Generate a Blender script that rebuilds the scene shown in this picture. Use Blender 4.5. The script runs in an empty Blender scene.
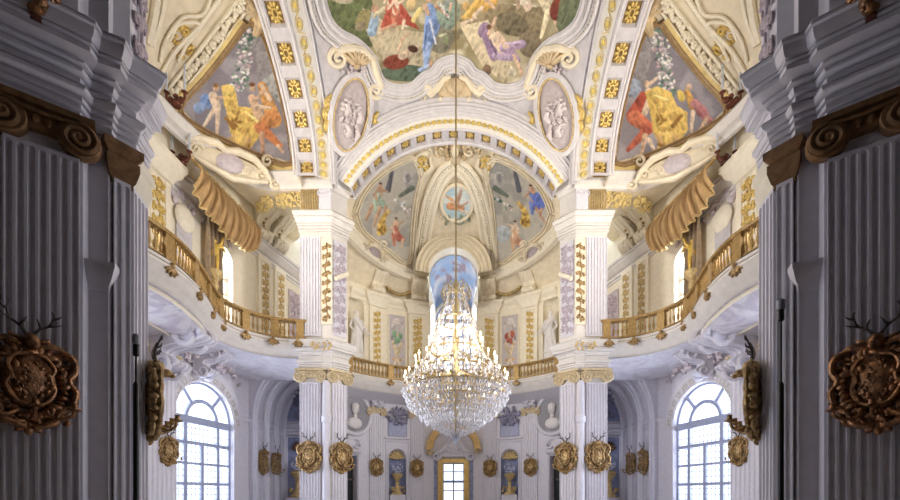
import bpy, math, random
import numpy as np
from mathutils import Vector, Matrix, noise as mnoise
R = random.Random(7)
PI = math.pi
C = bpy.context.scene.collection
F, CX, CY, CZ = 420.0, 453.5, 493.0, 1.6       # lens of the photograph in pixels, used to survey the hall
MX = 1                                          # 1 builds the left half of the hall, -1 its mirror
def W(px, py, Y):
    return ((px-CX)/F*Y, Y, CZ+(CY-py)/F*Y)
def XW(px, Y): return (px-CX)/F*Y
def ZW(py, Y): return CZ+(CY-py)/F*Y
# ------------------------------------------------------------------ materials
MATS = {}
def mat(name, col, rough=0.6, metal=0.0, var=0.08, scale=6.0, bump=0.0, bscale=30.0, emit=None, estr=0.0, vcol=False, marble=None, trans=0.0, spec=0.4):
    if name in MATS: return MATS[name]
    m = bpy.data.materials.new(name); m.use_nodes = True
    nt = m.node_tree; b = nt.nodes['Principled BSDF']
    b.inputs['Roughness'].default_value = rough; b.inputs['Metallic'].default_value = metal
    b.inputs['Specular IOR Level'].default_value = spec
    b.inputs['Transmission Weight'].default_value = trans
    L = nt.links.new
    tc = nt.nodes.new('ShaderNodeTexCoord')
    nz = nt.nodes.new('ShaderNodeTexNoise'); nz.inputs['Scale'].default_value = scale; nz.inputs['Detail'].default_value = 5
    L(tc.outputs['Object'], nz.inputs['Vector'])
    mr = nt.nodes.new('ShaderNodeMapRange'); mr.inputs['From Min'].default_value = 0.3; mr.inputs['From Max'].default_value = 0.7
    mr.inputs['To Min'].default_value = 1-var; mr.inputs['To Max'].default_value = 1+var
    L(nz.outputs['Fac'], mr.inputs['Value'])
    mx = nt.nodes.new('ShaderNodeMix'); mx.data_type = 'RGBA'; mx.blend_type = 'MULTIPLY'; mx.inputs['Factor'].default_value = 1
    L(mr.outputs['Result'], mx.inputs['B'])
    if vcol:
        at = nt.nodes.new('ShaderNodeAttribute'); at.attribute_name = 'Col'
        L(at.outputs['Color'], mx.inputs['A'])
    elif marble:
        n2 = nt.nodes.new('ShaderNodeTexNoise'); n2.inputs['Scale'].default_value = 1.1; n2.inputs['Detail'].default_value = 9
        n2.inputs['Distortion'].default_value = 2.2; L(tc.outputs['Object'], n2.inputs['Vector'])
        rp = nt.nodes.new('ShaderNodeValToRGB'); e = rp.color_ramp.elements
        e[0].position = .40; e[0].color = (*marble, 1); e[1].position = .56; e[1].color = (*col, 1)
        L(n2.outputs['Fac'], rp.inputs['Fac']); L(rp.outputs['Color'], mx.inputs['A'])
    else:
        mx.inputs['A'].default_value = (*col, 1)
    L(mx.outputs['Result'], b.inputs['Base Color'])
    if bump:
        n3 = nt.nodes.new('ShaderNodeTexNoise'); n3.inputs['Scale'].default_value = bscale; n3.inputs['Detail'].default_value = 4
        L(tc.outputs['Object'], n3.inputs['Vector'])
        bp = nt.nodes.new('ShaderNodeBump'); bp.inputs['Strength'].default_value = bump; bp.inputs['Distance'].default_value = .03
        L(n3.outputs['Fac'], bp.inputs['Height']); L(bp.outputs['Normal'], b.inputs['Normal'])
    if emit:
        b.inputs['Emission Color'].default_value = (*emit, 1); b.inputs['Emission Strength'].default_value = estr
    MATS[name] = m; return m
LILAC = mat('light_tinted_plaster', (.70, .68, .74), .55, var=.05)  # lilac cast of the light put into the plaster colour
WHITE = mat('white_stucco', (.74, .70, .66), .55, var=.06, scale=4)
CREAM = mat('cream_stucco', (.80, .71, .54), .6, var=.09, scale=3, bump=.15)
IVORY = mat('ivory_paint', (.84, .77, .62), .5, var=.06)
YELLOW = mat('ochre_stucco', (.74, .58, .25), .6, var=.14, scale=4, bump=.3)
PALEGREY = mat('pale_grey_stucco', (.66, .63, .64), .55, var=.07, scale=4)
GREYST = mat('grey_stucco', (.56, .53, .55), .6, var=.1, scale=4)
PURPLE = mat('mauve_relief', (.50, .42, .46), .6, var=.15, scale=9, bump=.3)
MARB = mat('veined_marble', (.74, .71, .75), .4, var=.04, marble=(.56, .52, .60))
GOLD = mat('gold_leaf', (.66, .48, .16), .42, .4, var=.25, scale=14, bump=.35)
GILT = mat('crevice_mottled_gilt', (.38, .25, .11), .36, .5, var=.65, scale=13, bump=.5)  # strong mottling stands in for shade in the carved crevices
BRONZE_SHADED = mat('bronze_and_shaded_gilt', (.30, .15, .07), .3, .6, var=.7, scale=9, bump=.5)  # near sconces: gilt darkened, their shade put into the colour
OLDGOLD = mat('pale_gilt', (.58, .43, .20), .45, .3, var=.3, scale=14, bump=.5)
DARK = mat('dark_iron', (.03, .025, .025), .5, .2)
HORN = mat('dark_horn', (.055, .04, .035), .5)
BLACK = mat('black_paint', (.012, .012, .014), .45)
BLUE = mat('blue_grey_panel', (.30, .33, .50), .6, var=.25, scale=5)
PAINT = mat('painted_plaster', (1, 1, 1), .65, var=.04, scale=12, vcol=True, spec=.2)
STONE = mat('white_marble_statue', (.76, .73, .72), .45, var=.05)
OAKGOLD = mat('gilded_wood_rail', (.42, .27, .10), .42, .3, var=.25, scale=10)
DRAPE = mat('orange_brown_cloth', (.40, .25, .11), .7, var=.15, scale=3)
CRYS = mat('cut_crystal', (.93, .92, .96), .08, 0, var=.03, trans=.55, spec=.9)
CANDLE = mat('ivory_candle', (.85, .82, .78), .4)
FLAME = mat('lamp_flame', (1, .9, .7), .5, emit=(1.0, .80, .48), estr=16)
def clear_glass():
    m = bpy.data.materials.new('window_glass'); m.use_nodes = True; nt = m.node_tree; nt.nodes.clear()
    o = nt.nodes.new('ShaderNodeOutputMaterial'); t = nt.nodes.new('ShaderNodeBsdfTransparent'); g = nt.nodes.new('ShaderNodeBsdfGlossy'); x = nt.nodes.new('ShaderNodeMixShader')
    t.inputs['Color'].default_value = (.93, .96, 1, 1); g.inputs['Roughness'].default_value = .05; x.inputs['Fac'].default_value = .05
    nt.links.new(t.outputs[0], x.inputs[1]); nt.links.new(g.outputs[0], x.inputs[2]); nt.links.new(x.outputs[0], o.inputs[0]); return m
GLASS = clear_glass()
WFRAME = mat('pale_window_frame', (.34, .37, .50), .5)
FLOORM = mat('veined_floor_marble', (.66, .62, .58), .25, marble=(.42, .38, .36))
DARKRED = mat('dark_red_bronze', (.14, .045, .03), .4, .4, var=.4)
OUTW = mat('pale_stone_facade', (.62, .60, .58), .8)
# ------------------------------------------------------------------ mesh builder
class MB:
    def __init__(s): s.v = []; s.f = []; s.col = None
    def add(s, vs, fs, cols=None):
        o = len(s.v); s.v.extend(tuple(p) for p in vs); s.f.extend([tuple(i+o for i in f) for f in fs])
        if cols is not None:
            if s.col is None: s.col = [(1, 1, 1)]*o
            s.col.extend(cols)
    def build(s, name, m, parent=None, smooth=True, origin=None, auto=38):
        me = bpy.data.meshes.new(name)
        o0 = Vector(origin) if origin is not None else (parent_world(parent) if parent is not None else Vector((0, 0, 0)))
        vs = [(p[0]*MX-o0.x, p[1]-o0.y, p[2]-o0.z) for p in s.v]
        fs = s.f if MX > 0 else [f[::-1] for f in s.f]
        me.from_pydata(vs, [], fs); me.update()
        if s.col is not None:
            ca = me.color_attributes.new('Col', 'FLOAT_COLOR', 'POINT')
            a = np.ones((len(vs), 4), np.float32); a[:, :3] = np.array(s.col, np.float32); ca.data.foreach_set('color', a.ravel())
        me.materials.append(m)
        if smooth:
            me.polygons.foreach_set('use_smooth', [True]*len(me.polygons))
            try: me.set_sharp_from_angle(angle=math.radians(auto))
            except Exception: pass
        ob = bpy.data.objects.new(name, me); C.objects.link(ob)
        if parent is not None: ob.parent = parent
        elif origin is not None: ob.location = o0
        return ob
    # ---- shapes
    def box(s, c, sz, rz=0):
        hx, hy, hz = sz[0]/2, sz[1]/2, sz[2]/2; ca, sa = math.cos(rz), math.sin(rz)
        vs = []
        for z in (-hz, hz):
            for x, y in ((-hx, -hy), (hx, -hy), (hx, hy), (-hx, hy)):
                vs.append((c[0]+x*ca-y*sa, c[1]+x*sa+y*ca, c[2]+z))
        s.add(vs, [(3, 2, 1, 0), (4, 5, 6, 7), (0, 1, 5, 4), (1, 2, 6, 5), (2, 3, 7, 6), (3, 0, 4, 7)])
    def prism(s, poly, z0, z1):
        n = len(poly); vs = [(x, y, z0) for x, y in poly]+[(x, y, z1) for x, y in poly]
        s.add(vs, [tuple(range(n))[::-1], tuple(range(n, 2*n))]+[(i, (i+1) % n, n+(i+1) % n, n+i) for i in range(n)])
    def tube(s, pts, r, seg=8, closed=False, caps=True, sc=1.0):
        pts = [Vector(p) for p in pts]; n = len(pts)
        if n < 2: return
        rs = [q*sc for q in r] if isinstance(r, (list, tuple)) else [r*sc]*n
        prev = None; vs = []
        for i, p in enumerate(pts):
            a = pts[(i-1) % n] if (i > 0 or closed) else p
            b = pts[(i+1) % n] if (i < n-1 or closed) else p
            t = (b-a)
            t = t.normalized() if t.length > 1e-9 else Vector((0, 0, 1))
            if prev is None:
                up = Vector((0, 0, 1)) if abs(t.z) < .9 else Vector((0, 1, 0))
                u = t.cross(up).normalized()
            else:
                u = prev - t*prev.dot(t)
                u = u.normalized() if u.length > 1e-6 else t.orthogonal().normalized()
            prev = u; w = t.cross(u)
            for k in range(seg):
                an = 2*PI*k/seg
                vs.append(p+(u*math.cos(an)+w*math.sin(an))*rs[i])
        fs = []
        m = n if closed else n-1
        for i in range(m):
            for k in range(seg):
                a = i*seg+k; b = i*seg+(k+1) % seg; j = ((i+1) % n)*seg
                fs.append((a, b, j+(k+1) % seg, j+k))
        if caps and not closed:
            fs.append(tuple(range(seg))[::-1]); fs.append(tuple((n-1)*seg+k for k in range(seg)))
        s.add(vs, fs)
    def lathe(s, prof, c, seg=16, axis=None):
        # prof: (r, h); axis: frame Fr, h runs along its n
        vs = []; n = len(prof)
        for r, h in prof:
            for k in range(seg):
                an = 2*PI*k/seg
                if axis is None: vs.append((c[0]+r*math.cos(an), c[1]+r*math.sin(an), c[2]+h))
                else: vs.append(axis.P(c[0]+r*math.cos(an), c[1]+r*math.sin(an), c[2]+h))
        fs = [(i*seg+k, i*seg+(k+1) % seg, (i+1)*seg+(k+1) % seg, (i+1)*seg+k) for i in range(n-1) for k in range(seg)]
        fs += [tuple(range(seg))[::-1], tuple((n-1)*seg+k for k in range(seg))]
        s.add(vs, fs)
    def ell(s, c, r, seg=10, rings=6, fr=None, rot=0):
        # ellipsoid; with a frame: c and r in frame axes, rot about its n
        vs = []; ca, sa = math.cos(rot), math.sin(rot)
        pts = [(0, 0, -1)]
        for i in range(1, rings):
            th = -PI/2+PI*i/rings
            for k in range(seg):
                an = 2*PI*k/seg; pts.append((math.cos(th)*math.cos(an), math.cos(th)*math.sin(an), math.sin(th)))
        pts.append((0, 0, 1))
        for x, y, z in pts:
            x *= r[0]; y *= r[1]; z *= r[2]; x, y = x*ca-y*sa, x*sa+y*ca
            vs.append((c[0]+x, c[1]+y, c[2]+z) if fr is None else fr.P(c[0]+x, c[1]+y, c[2]+z))
        fs = [(0, 1+(k+1) % seg, 1+k) for k in range(seg)]
        for i in range(rings-2):
            o = 1+i*seg
            fs += [(o+k, o+(k+1) % seg, o+seg+(k+1) % seg, o+seg+k) for k in range(seg)]
        o = 1+(rings-2)*seg; L = len(vs)-1
        fs += [(o+k, o+(k+1) % seg, L) for k in range(seg)]
        s.add(vs, fs)
    def grid(s, P, cols=None, flip=False):
        # P: array [nu][nv][3]
        nu, nv = len(P), len(P[0]); vs = [tuple(P[i][j]) for i in range(nu) for j in range(nv)]
        fs = [(i*nv+j, (i+1)*nv+j, (i+1)*nv+j+1, i*nv+j+1) for i in range(nu-1) for j in range(nv-1)]
        if flip: fs = [f[::-1] for f in fs]
        s.add(vs, fs, cols)
    def sweep(s, path, prof, closed=False, side=1, ends=True):
        # path: XY list, prof: (out, z); out is measured to the right of travel when side = 1
        n = len(path); P = [Vector((p[0], p[1])) for p in path]; off = []
        for i in range(n):
            a = P[(i-1) % n] if (i > 0 or closed) else None; b = P[(i+1) % n] if (i < n-1 or closed) else None
            ds = []
            if a is not None: ds.append((P[i]-a).normalized())
            if b is not None: ds.append((b-P[i]).normalized())
            ns = [Vector((d.y, -d.x))*side for d in ds]
            if len(ns) == 1: off.append(ns[0])
            else:
                m = ns[0]+ns[1]
                m = m.normalized() if m.length > 1e-6 else ns[0]
                off.append(m/max(.35, m.dot(ns[0])))
        vs = []
        for i in range(n):
            for o, z in prof: vs.append((P[i].x+off[i].x*o, P[i].y+off[i].y*o, z))
        k = len(prof); fs = []
        for i in range(n if closed else n-1):
            j = (i+1) % n
            for q in range(k-1):
                f = (i*k+q, j*k+q, j*k+q+1, i*k+q+1); fs.append(f if side > 0 else f[::-1])
        if ends and not closed:
            fs.append(tuple(range(k))); fs.append(tuple((n-1)*k+q for q in range(k))[::-1])
        s.add(vs, fs)
class Fr:
    def __init__(s, o, u, v, n): s.o = Vector(o); s.u = Vector(u); s.v = Vector(v); s.n = Vector(n)
    def P(s, a, b, c=0): return s.o+s.u*a+s.v*b+s.n*c
def wall_frame(p0, p1, z=0, toward=(0, 12)):
    a = Vector((p0[0], p0[1], 0)); b = Vector((p1[0], p1[1], 0)); u = (b-a).normalized(); n = Vector((u.y, -u.x, 0))
    mid = (a+b)/2
    if n.dot(Vector((toward[0], toward[1], 0))-mid) < 0: n = -n
    return Fr((p0[0], p0[1], z), u, (0, 0, 1), n), (b-a).length
def parent_world(o):
    v = Vector((0, 0, 0))
    while o is not None: v += o.location; o = o.parent
    return v
def thing(name, label, cat, loc=(0, 0, 0), group=None, kind=None, rz=0):
    o = bpy.data.objects.new(name, None); C.objects.link(o); o.empty_display_size = .2
    o.location = (loc[0]*MX, loc[1], loc[2]); o.rotation_euler = (0, 0, rz)
    return tag(o, label, cat, group, kind)
def tag(o, label=None, cat=None, group=None, kind=None):
    if label: o['label'] = label
    if cat: o['category'] = cat
    if group: o['group'] = group
    if kind: o['kind'] = kind
    return o
def struct(mb, name, m, smooth=True):
    o = mb.build(name, m, smooth=smooth); o['kind'] = 'structure'; return o
def copy_tree(o, parent=None):
    c = o.copy(); C.objects.link(c)
    if parent is not None: c.parent = parent
    for ch in list(o.children): copy_tree(ch, c)
    return c
def side(): return 'left' if MX > 0 else 'right'
def cat_rom(pts, n=8, closed=False):
    P = [np.array(p, float) for p in pts]; out = []; m = len(P)
    for i in range(m if closed else m-1):
        p1, p2 = P[i], P[(i+1) % m]
        p0 = P[i-1] if (i > 0 or closed) else 2*p1-p2
        p3 = P[(i+2) % m] if (i+2 < m or closed) else 2*p2-p1
        for k in range(n):
            t = k/n
            out.append(.5*((2*p1)+(-p0+p2)*t+(2*p0-5*p1+4*p2-p3)*t*t+(-p0+3*p1-3*p2+p3)*t**3))
    if not closed: out.append(P[-1])
    return [tuple(q) for q in out]
def resample(pts, n):
    P = np.array(pts, float); d = np.r_[0, np.cumsum(np.linalg.norm(np.diff(P, axis=0), axis=1))]
    t = np.linspace(0, d[-1], n)
    return [tuple(np.interp(q, d, P[:, k]) for k in range(P.shape[1])) for q in t]
# ------------------------------------------------------------------ ornament
def spiral(fr, cx, cy, r, turns, a0, hand=1, n=None, lift=0.0, r_in=.12):
    n = n or int(14*turns)+4; out = []
    for i in range(n):
        t = i/(n-1); rr = r*((1-t)**1.0*(1-r_in)+r_in); a = a0+hand*turns*2*PI*t
        out.append(fr.P(cx+rr*math.cos(a), cy+rr*math.sin(a), lift*t))
    return out
def vine(mb, fr, w, h, cells, t=None, seed=1, seg=6):
    """a rising acanthus scroll filling a panel w x h, the frame's origin at the panel's foot in its middle"""
    rr = random.Random(seed); t = t or w*.075; ch = h/cells
    st = [fr.P(math.sin(i/cells*PI*1.0/2*2)*w*.18*(1 if i % 2 else -1), h*i/(cells*1.0), t*.4) for i in range(cells+1)]
    mb.tube(cat_rom(st, 5), t*.7, seg)
    cells = int(cells*1.5); ch = h/cells; t *= .85
    for i in range(cells):
        for hd in (1, -1):
            cy = ch*(i+.5)+hd*ch*.12; r = min(w*.24, ch*.34)
            pts = spiral(fr, hd*w*.22, cy, r, 1.25, PI*(.5-.5*hd)-hd*1.2, hd, 16, t*.8)
            mb.tube(pts, [t*(1.25-.55*k/15) for k in range(16)], seg)
            for k in range(5):
                a = rr.uniform(0, 2*PI)
                mb.ell((hd*w*.25+math.cos(a)*r*1.1, cy+math.sin(a)*r*1.1, t*.4), (r*.6, r*.28, t*.9), 7, 4, fr, a+hd*.7)
        mb.ell((0, ch*(i+.5), t*.5), (w*.16, ch*.3, t*1.1), 7, 4, fr, 0)
def blobs(mb, fr, w, h, n, r0, r1, seed=1, lift=.5, oval=False):
    rr = random.Random(seed)
    for i in range(n):
        while True:
            x, y = rr.uniform(-.5, .5), rr.uniform(-.5, .5)
            if not oval or x*x+y*y < .25: break
        r = rr.uniform(r0, r1); mb.ell((x*w, y*h, r*.15), (r, r*rr.uniform(.4, .8), r*lift), 8, 5, fr, rr.uniform(0, PI))
def fluted(mb, fr, w, z0, z1, n, depth=.05, proj=.08, fr_land=.3, ends=True):
    """a fluted pilaster shaft; the frame's origin at its left foot (u along the wall, v up, n out)"""
    pitch = w/n; land = pitch*fr_land; fw = pitch-land; K = 6
    def row(z, k):
        out = [(0, z, 0), (0, z, proj)]
        for i in range(n):
            c = pitch*(i+.5); hw = fw/2*k
            for q in range(K+1):
                x = -1+2*q/K
                out.append((c+hw*x, z, proj-depth*k*math.sqrt(max(0, 1-x*x))))
        out += [(w, z, proj), (w, z, 0)]
        return out
    rows = []
    r = fw/2
    rows += [row(z0, .02), row(z0+.05, .02)]
    for q in (0.02, .4, .7, .9, 1): rows.append(row(z0+.05+r*(1-math.sqrt(max(0, 1-q*q))), q))
    for q in (1, .9, .7, .4, .02): rows.append(row(z1-.05-r*(1-math.sqrt(max(0, 1-q*q))), q))
    rows.append(row(z1, .02))
    P = [[fr.P(*p) for p in rw] for rw in rows]
    nn = fr.u.cross(fr.v).dot(fr.n) > 0
    mb.grid(P, flip=nn)
def ionic(mb, fr, w, z, h, d=.12, seg=8):
    """an ionic capital across a pilaster of width w with its foot at z: volutes, egg band, abacus"""
    R0 = h*.44; q = max(.02, R0*.2)
    f0 = Fr(fr.P(0, 0, d*.5), fr.u, fr.v, fr.n)
    def boxf(u0, u1, v0, v1, n0, n1):
        P = [fr.P(a, b, c) for c in (n0, n1) for a, b in ((u0, v0), (u1, v0), (u1, v1), (u0, v1))]
        mb.add(P, [(3, 2, 1, 0), (4, 5, 6, 7), (0, 1, 5, 4), (1, 2, 6, 5), (2, 3, 7, 6), (3, 0, 4, 7)])
    for cx, hd in ((0, 1), (w, -1)):
        f1 = Fr(fr.P(cx, z+R0, d), fr.u, fr.v, fr.n)
        mb.lathe([(R0*.98, -d), (R0, -d*.1), (R0*.93, 0), (.01, 0)], (0, 0, 0), 18, f1)
        mb.tube(spiral(f1, 0, 0, R0*.88, 2.1, PI/2, hd, 34, q*.5), q*.75, 6)
        mb.ell((0, 0, 0), (q*1.1, q*1.1, q), 8, 4, f1)
    boxf(0, w, z+R0*.8, z+h*.86, 0, d*.75)
    mb.tube([fr.P(0, z+h*.82, d*.9), fr.P(w*.25, z+h*.74, d), fr.P(w*.5, z+h*.72, d), fr.P(w*.75, z+h*.74, d), fr.P(w, z+h*.82, d*.9)], q*.6, 6)
    ne = max(4, int(w/(h*.22)))
    for i in range(ne): mb.ell((w*(i+.5)/ne, z+h*.58, d*.75), (w/ne*.36, h*.12, d*.3), 7, 4, fr)
    boxf(-R0*.7, w+R0*.7, z+h*.86, z+h, -.01, d*1.25)
def panel_frame(mb, fr, u0, u1, v0, v1, r=.03, n=.0):
    mb.tube([fr.P(u0, v0, n), fr.P(u1, v0, n), fr.P(u1, v1, n), fr.P(u0, v1, n)], r, 6, closed=True)
def slab(mb, fr, u0, u1, v0, v1, n0, n1):
    P = [fr.P(a, b, c) for c in (n0, n1) for a, b in ((u0, v0), (u1, v0), (u1, v1), (u0, v1))]
    mb.add(P, [(3, 2, 1, 0), (4, 5, 6, 7), (0, 1, 5, 4), (1, 2, 6, 5), (2, 3, 7, 6), (3, 0, 4, 7)])
def arched_wall(mb, fr, L, z0, z1, holes=(), nseg=20, depth=.5, right_jamb=True):
    """a flat wall L long in frame fr (u along, v up, n to the room) with arched or square openings
    holes: (u0, u1, sill, spring, rise); the reveals go back by depth"""
    def q(a, b, c, d): mb.add([fr.P(*a), fr.P(*b), fr.P(*c), fr.P(*d)], [(0, 1, 2, 3)])
    u = 0
    for (h0, h1, sill, sp, rise) in sorted(holes):
        if h0 > u: q((u, z0, 0), (h0, z0, 0), (h0, z1, 0), (u, z1, 0))
        if sill > z0: q((h0, z0, 0), (h1, z0, 0), (h1, sill, 0), (h0, sill, 0)); q((h0, sill, 0), (h1, sill, 0), (h1, sill, -depth), (h0, sill, -depth))
        arc = [(h0, sp)]
        if rise > 0: arc = [((h0+h1)/2-(h1-h0)/2*math.cos(PI*i/nseg), sp+rise*math.sin(PI*i/nseg)) for i in range(nseg+1)]
        else: arc = [(h0, sp), (h1, sp)]
        for a, b in zip(arc, arc[1:]):
            q((a[0], a[1], 0), (b[0], b[1], 0), (b[0], z1, 0), (a[0], z1, 0))
            q((a[0], a[1], 0), (b[0], b[1], 0), (b[0], b[1], -depth), (a[0], a[1], -depth))
        q((h0, sill, 0), (h0, sp, 0), (h0, sp, -depth), (h0, sill, -depth))
        if right_jamb: q((h1, sill, 0), (h1, sp, 0), (h1, sp, -depth), (h1, sill, -depth))
        u = h1
    if u < L: q((u, z0, 0), (L, z0, 0), (L, z1, 0), (u, z1, 0))
def arc_tube(mb, fr, cu, sp, r, rise, r_t, n=0, foot=None, seg=6, k=24):
    pts = [fr.P(cu-r*math.cos(PI*i/k), sp+rise*math.sin(PI*i/k), n) for i in range(k+1)]
    if foot is not None: pts = [fr.P(cu-r, foot, n)]+pts+[fr.P(cu+r, foot, n)]
    mb.tube(pts, r_t, seg)
def niche(mb, fr, cu, w, sill, sp, depth):
    """a concave niche with a quarter-dome head, opening w wide in wall frame fr"""
    r = w/2; n = 14; g = []
    for z in (sill, (sill+sp)/2, sp):
        g.append([fr.P(cu-r*math.cos(PI*i/n), z, -depth*math.sin(PI*i/n)) for i in range(n+1)])
    for j in range(1, 9):
        b = PI/2*j/8
        g.append([fr.P(cu-r*math.cos(PI*i/n)*math.cos(b), sp+r*math.sin(b), -depth*math.sin(PI*i/n)*math.cos(b)) for i in range(n+1)])
    mb.grid(g)
    mb.add([fr.P(cu-r*math.cos(PI*i/n), sill, -depth*math.sin(PI*i/n)) for i in range(n+1)], [tuple(range(n+1))])
def shell(mb, fr, cx, cy, r, lobes=7, thick=.05, a0=0, a1=PI):
    """a fan shell: fluted lobes spreading from its hinge"""
    for i in range(lobes):
        a = a0+(a1-a0)*(i+.5)/lobes
        mb.ell((cx+math.cos(a)*r*.55, cy+math.sin(a)*r*.55, thick*.3), (r*.5, r*(a1-a0)/lobes*.42, thick), 8, 5, fr, a)
    mb.ell((cx, cy, thick*.4), (r*.2, r*.16, thick*1.1), 8, 5, fr)
def volute(mb, fr, cx, cy, r, turns, a0, hand, t, lift=.0):
    pts = spiral(fr, cx, cy, r, turns, a0, hand, None, lift); n = len(pts)
    mb.tube(pts, [t*(1-.5*i/(n-1)) for i in range(n)], 7, sc=fr.u.length)
# ------------------------------------------------------------------ the vault surfaces
def V_dome(X, Y): return 22-.108*(Y-12)**2-.123*X**2
def V_side(X, Y):
    q = 1-np.abs((np.minimum(X, -5.5)+5.5)/5.1)**2.7-np.abs((Y-12)/6.1)**2.7
    return np.where(q > 0, 15+3.3*np.sqrt(np.maximum(q, 0)), 0.)
def V_far(X, Y):
    q = 1-np.abs(X/5.5)**2-np.abs(np.maximum(Y-18.5, 0)/7.7)**2
    return np.where(q > 0, 14.9+2.4*np.sqrt(np.maximum(q, 0)), 0.)
def hits(px, py, V, t0=10., t1=29., n=1500):
    """where the survey line through (px, py) meets the vault V"""
    px = np.asarray(px, float).ravel(); py = np.asarray(py, float).ravel(); out = np.zeros((len(px), 3))
    ts = np.linspace(t0, t1, n)
    for s in range(0, len(px), 2000):
        a = ((px[s:s+2000]-CX)/F)[:, None]; c = ((CY-py[s:s+2000])/F)[:, None]
        g = CZ+c*ts-V(a*ts, np.broadcast_to(ts, (a.shape[0], n)))
        i = np.argmax(g > 0, axis=1); i = np.maximum(i, 1); r = np.arange(len(i))
        g0, g1 = g[r, i-1], g[r, i]; g0 = np.where(g0 < -2, 0*g0-1e-6, g0)
        k = np.clip(-g0/np.maximum(g1-g0, 1e-9), 0, 1); t = ts[i-1]+k*(ts[i]-ts[i-1])
        out[s:s+2000] = np.stack([a[:, 0]*t, t, CZ+c[:, 0]*t], 1)
    return out
def on(V, pts, n=6, lift=.03, closed=False):
    """a smooth line drawn on vault V through survey points, lifted off its surface"""
    q = cat_rom(pts, n, closed) if n > 1 else pts
    h = hits([p[0] for p in q], [p[1] for p in q], V)
    d = np.array([0, 0, CZ])-h; d /= np.linalg.norm(d, axis=1)[:, None]
    return [tuple(p) for p in h+d*lift]
def offs(pts, d, closed=False):
    P = np.array(pts, float)
    if closed: T = np.roll(P, -1, 0)-np.roll(P, 1, 0)
    else: T = np.gradient(P, axis=0)
    T /= np.maximum(np.linalg.norm(T, axis=1), 1e-6)[:, None]
    return [tuple(q) for q in P+np.stack([-T[:, 1], T[:, 0]], 1)*d]
def bead_line(mb, pts, r, step):
    n = max(2, int(sum((Vector(a)-Vector(b)).length for a, b in zip(pts, pts[1:]))/step))
    for p in resample(pts, n): mb.ell(p, (r, r, r), 6, 4)
# ------------------------------------------------------------------ camera, sky, light
sc = bpy.context.scene
cam = bpy.data.objects.new('camera', bpy.data.cameras.new('camera')); C.objects.link(cam); sc.camera = cam
cam.location = (0, 0, CZ); cam.rotation_euler = (PI/2, 0, 0)
cam.data.sensor_width = 36; cam.data.lens = 36*F/900; cam.data.clip_start = .05; cam.data.clip_end = 400
cam.data.shift_x = (450-CX)/900; cam.data.shift_y = (CY-250)/900
sc.view_settings.view_transform = 'Standard'; sc.view_settings.look = 'None'; sc.view_settings.gamma = 1; sc.view_settings.use_curve_mapping = False
sc.view_settings.exposure = 0.15
sc.cycles.use_denoising = True
sc.cycles.max_bounces = 8; sc.cycles.diffuse_bounces = 5; sc.cycles.glossy_bounces = 3; sc.cycles.transmission_bounces = 6
sc.cycles.sample_clamp_indirect = 4.0
wd = bpy.data.worlds.new('sky'); sc.world = wd; wd.use_nodes = True
wd.node_tree.nodes['Background'].inputs['Color'].default_value = (.80, .88, 1.0, 1)
wd.node_tree.nodes['Background'].inputs['Strength'].default_value = 2.2
def area(name, loc, look, sx, sy, pw, col):
    l = bpy.data.lights.new(name, 'AREA'); l.shape = 'RECTANGLE'; l.size = sx; l.size_y = sy; l.energy = pw; l.color = col
    o = bpy.data.objects.new(name, l); C.objects.link(o); o.location = loc
    o.rotation_euler = (Vector(look)-Vector(loc)).to_track_quat('-Z', 'Y').to_euler(); return o
def point(name, loc, pw, col, r):
    l = bpy.data.lights.new(name, 'POINT'); l.energy = pw; l.color = col; l.shadow_soft_size = r
    o = bpy.data.objects.new(name, l); C.objects.link(o); o.location = loc; return o
COOL = (.78, .84, 1.0); WARM = (1.0, .86, .66)
# ------------------------------------------------------------------ shared lines of the plan
def circ(px, Rr=8.6, Yc=18.):
    a = (px-CX)/F; A = 1+a*a; B = -2*Yc; D = Yc*Yc-Rr*Rr
    Y = (-B+math.sqrt(B*B-4*A*D))/(2*A); return (a*Y, Y)
ENT_LOW = [(0, 6.87), (.05, 6.87), (.05, 6.97), (.065, 6.98), (.065, 7.07), (.085, 7.085), (.085, 7.16), (.12, 7.18), (.135, 7.22), (.135, 7.25), (.05, 7.27), (.05, 7.46), (.07, 7.48), (.09, 7.52), (.09, 7.55), (.13, 7.58), (.13, 7.63), (.16, 7.66), (.25, 7.68), (.25, 7.78), (.27, 7.8), (.27, 7.83), (.30, 7.87), (.325, 7.95), (.33, 8.0), (.36, 8.02), (.36, 8.07), (0, 8.1)]
ENT_UP = [(0, 12.6), (.05, 12.6), (.05, 12.7), (.08, 12.72), (.08, 12.86), (.11, 12.9), (.11, 13.05), (.15, 13.1), (.15, 13.2), (.2, 13.3), (.22, 13.45), (.28, 13.5), (.28, 13.6), (.32, 13.68), (.34, 13.82), (.34, 13.9), (0, 13.95)]
CORN_UP = [(0, 14.55), (.1, 14.58), (.14, 14.72), (.3, 14.8), (.34, 14.95), (.42, 15.05), (.42, 15.14), (0, 15.18)]
def grooved(prof, d=.05, h=.022):
    out = [prof[0]]
    for a, b in zip(prof, prof[1:]):
        if a[0] == b[0] and b[1]-a[1] > .035 and a[0] > 0: out += [(a[0], b[1]-h), (a[0]-min(d, a[0]*.8), b[1]-h), (a[0]-min(d, a[0]*.8), b[1])]
        out.append(b)
    return out
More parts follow.
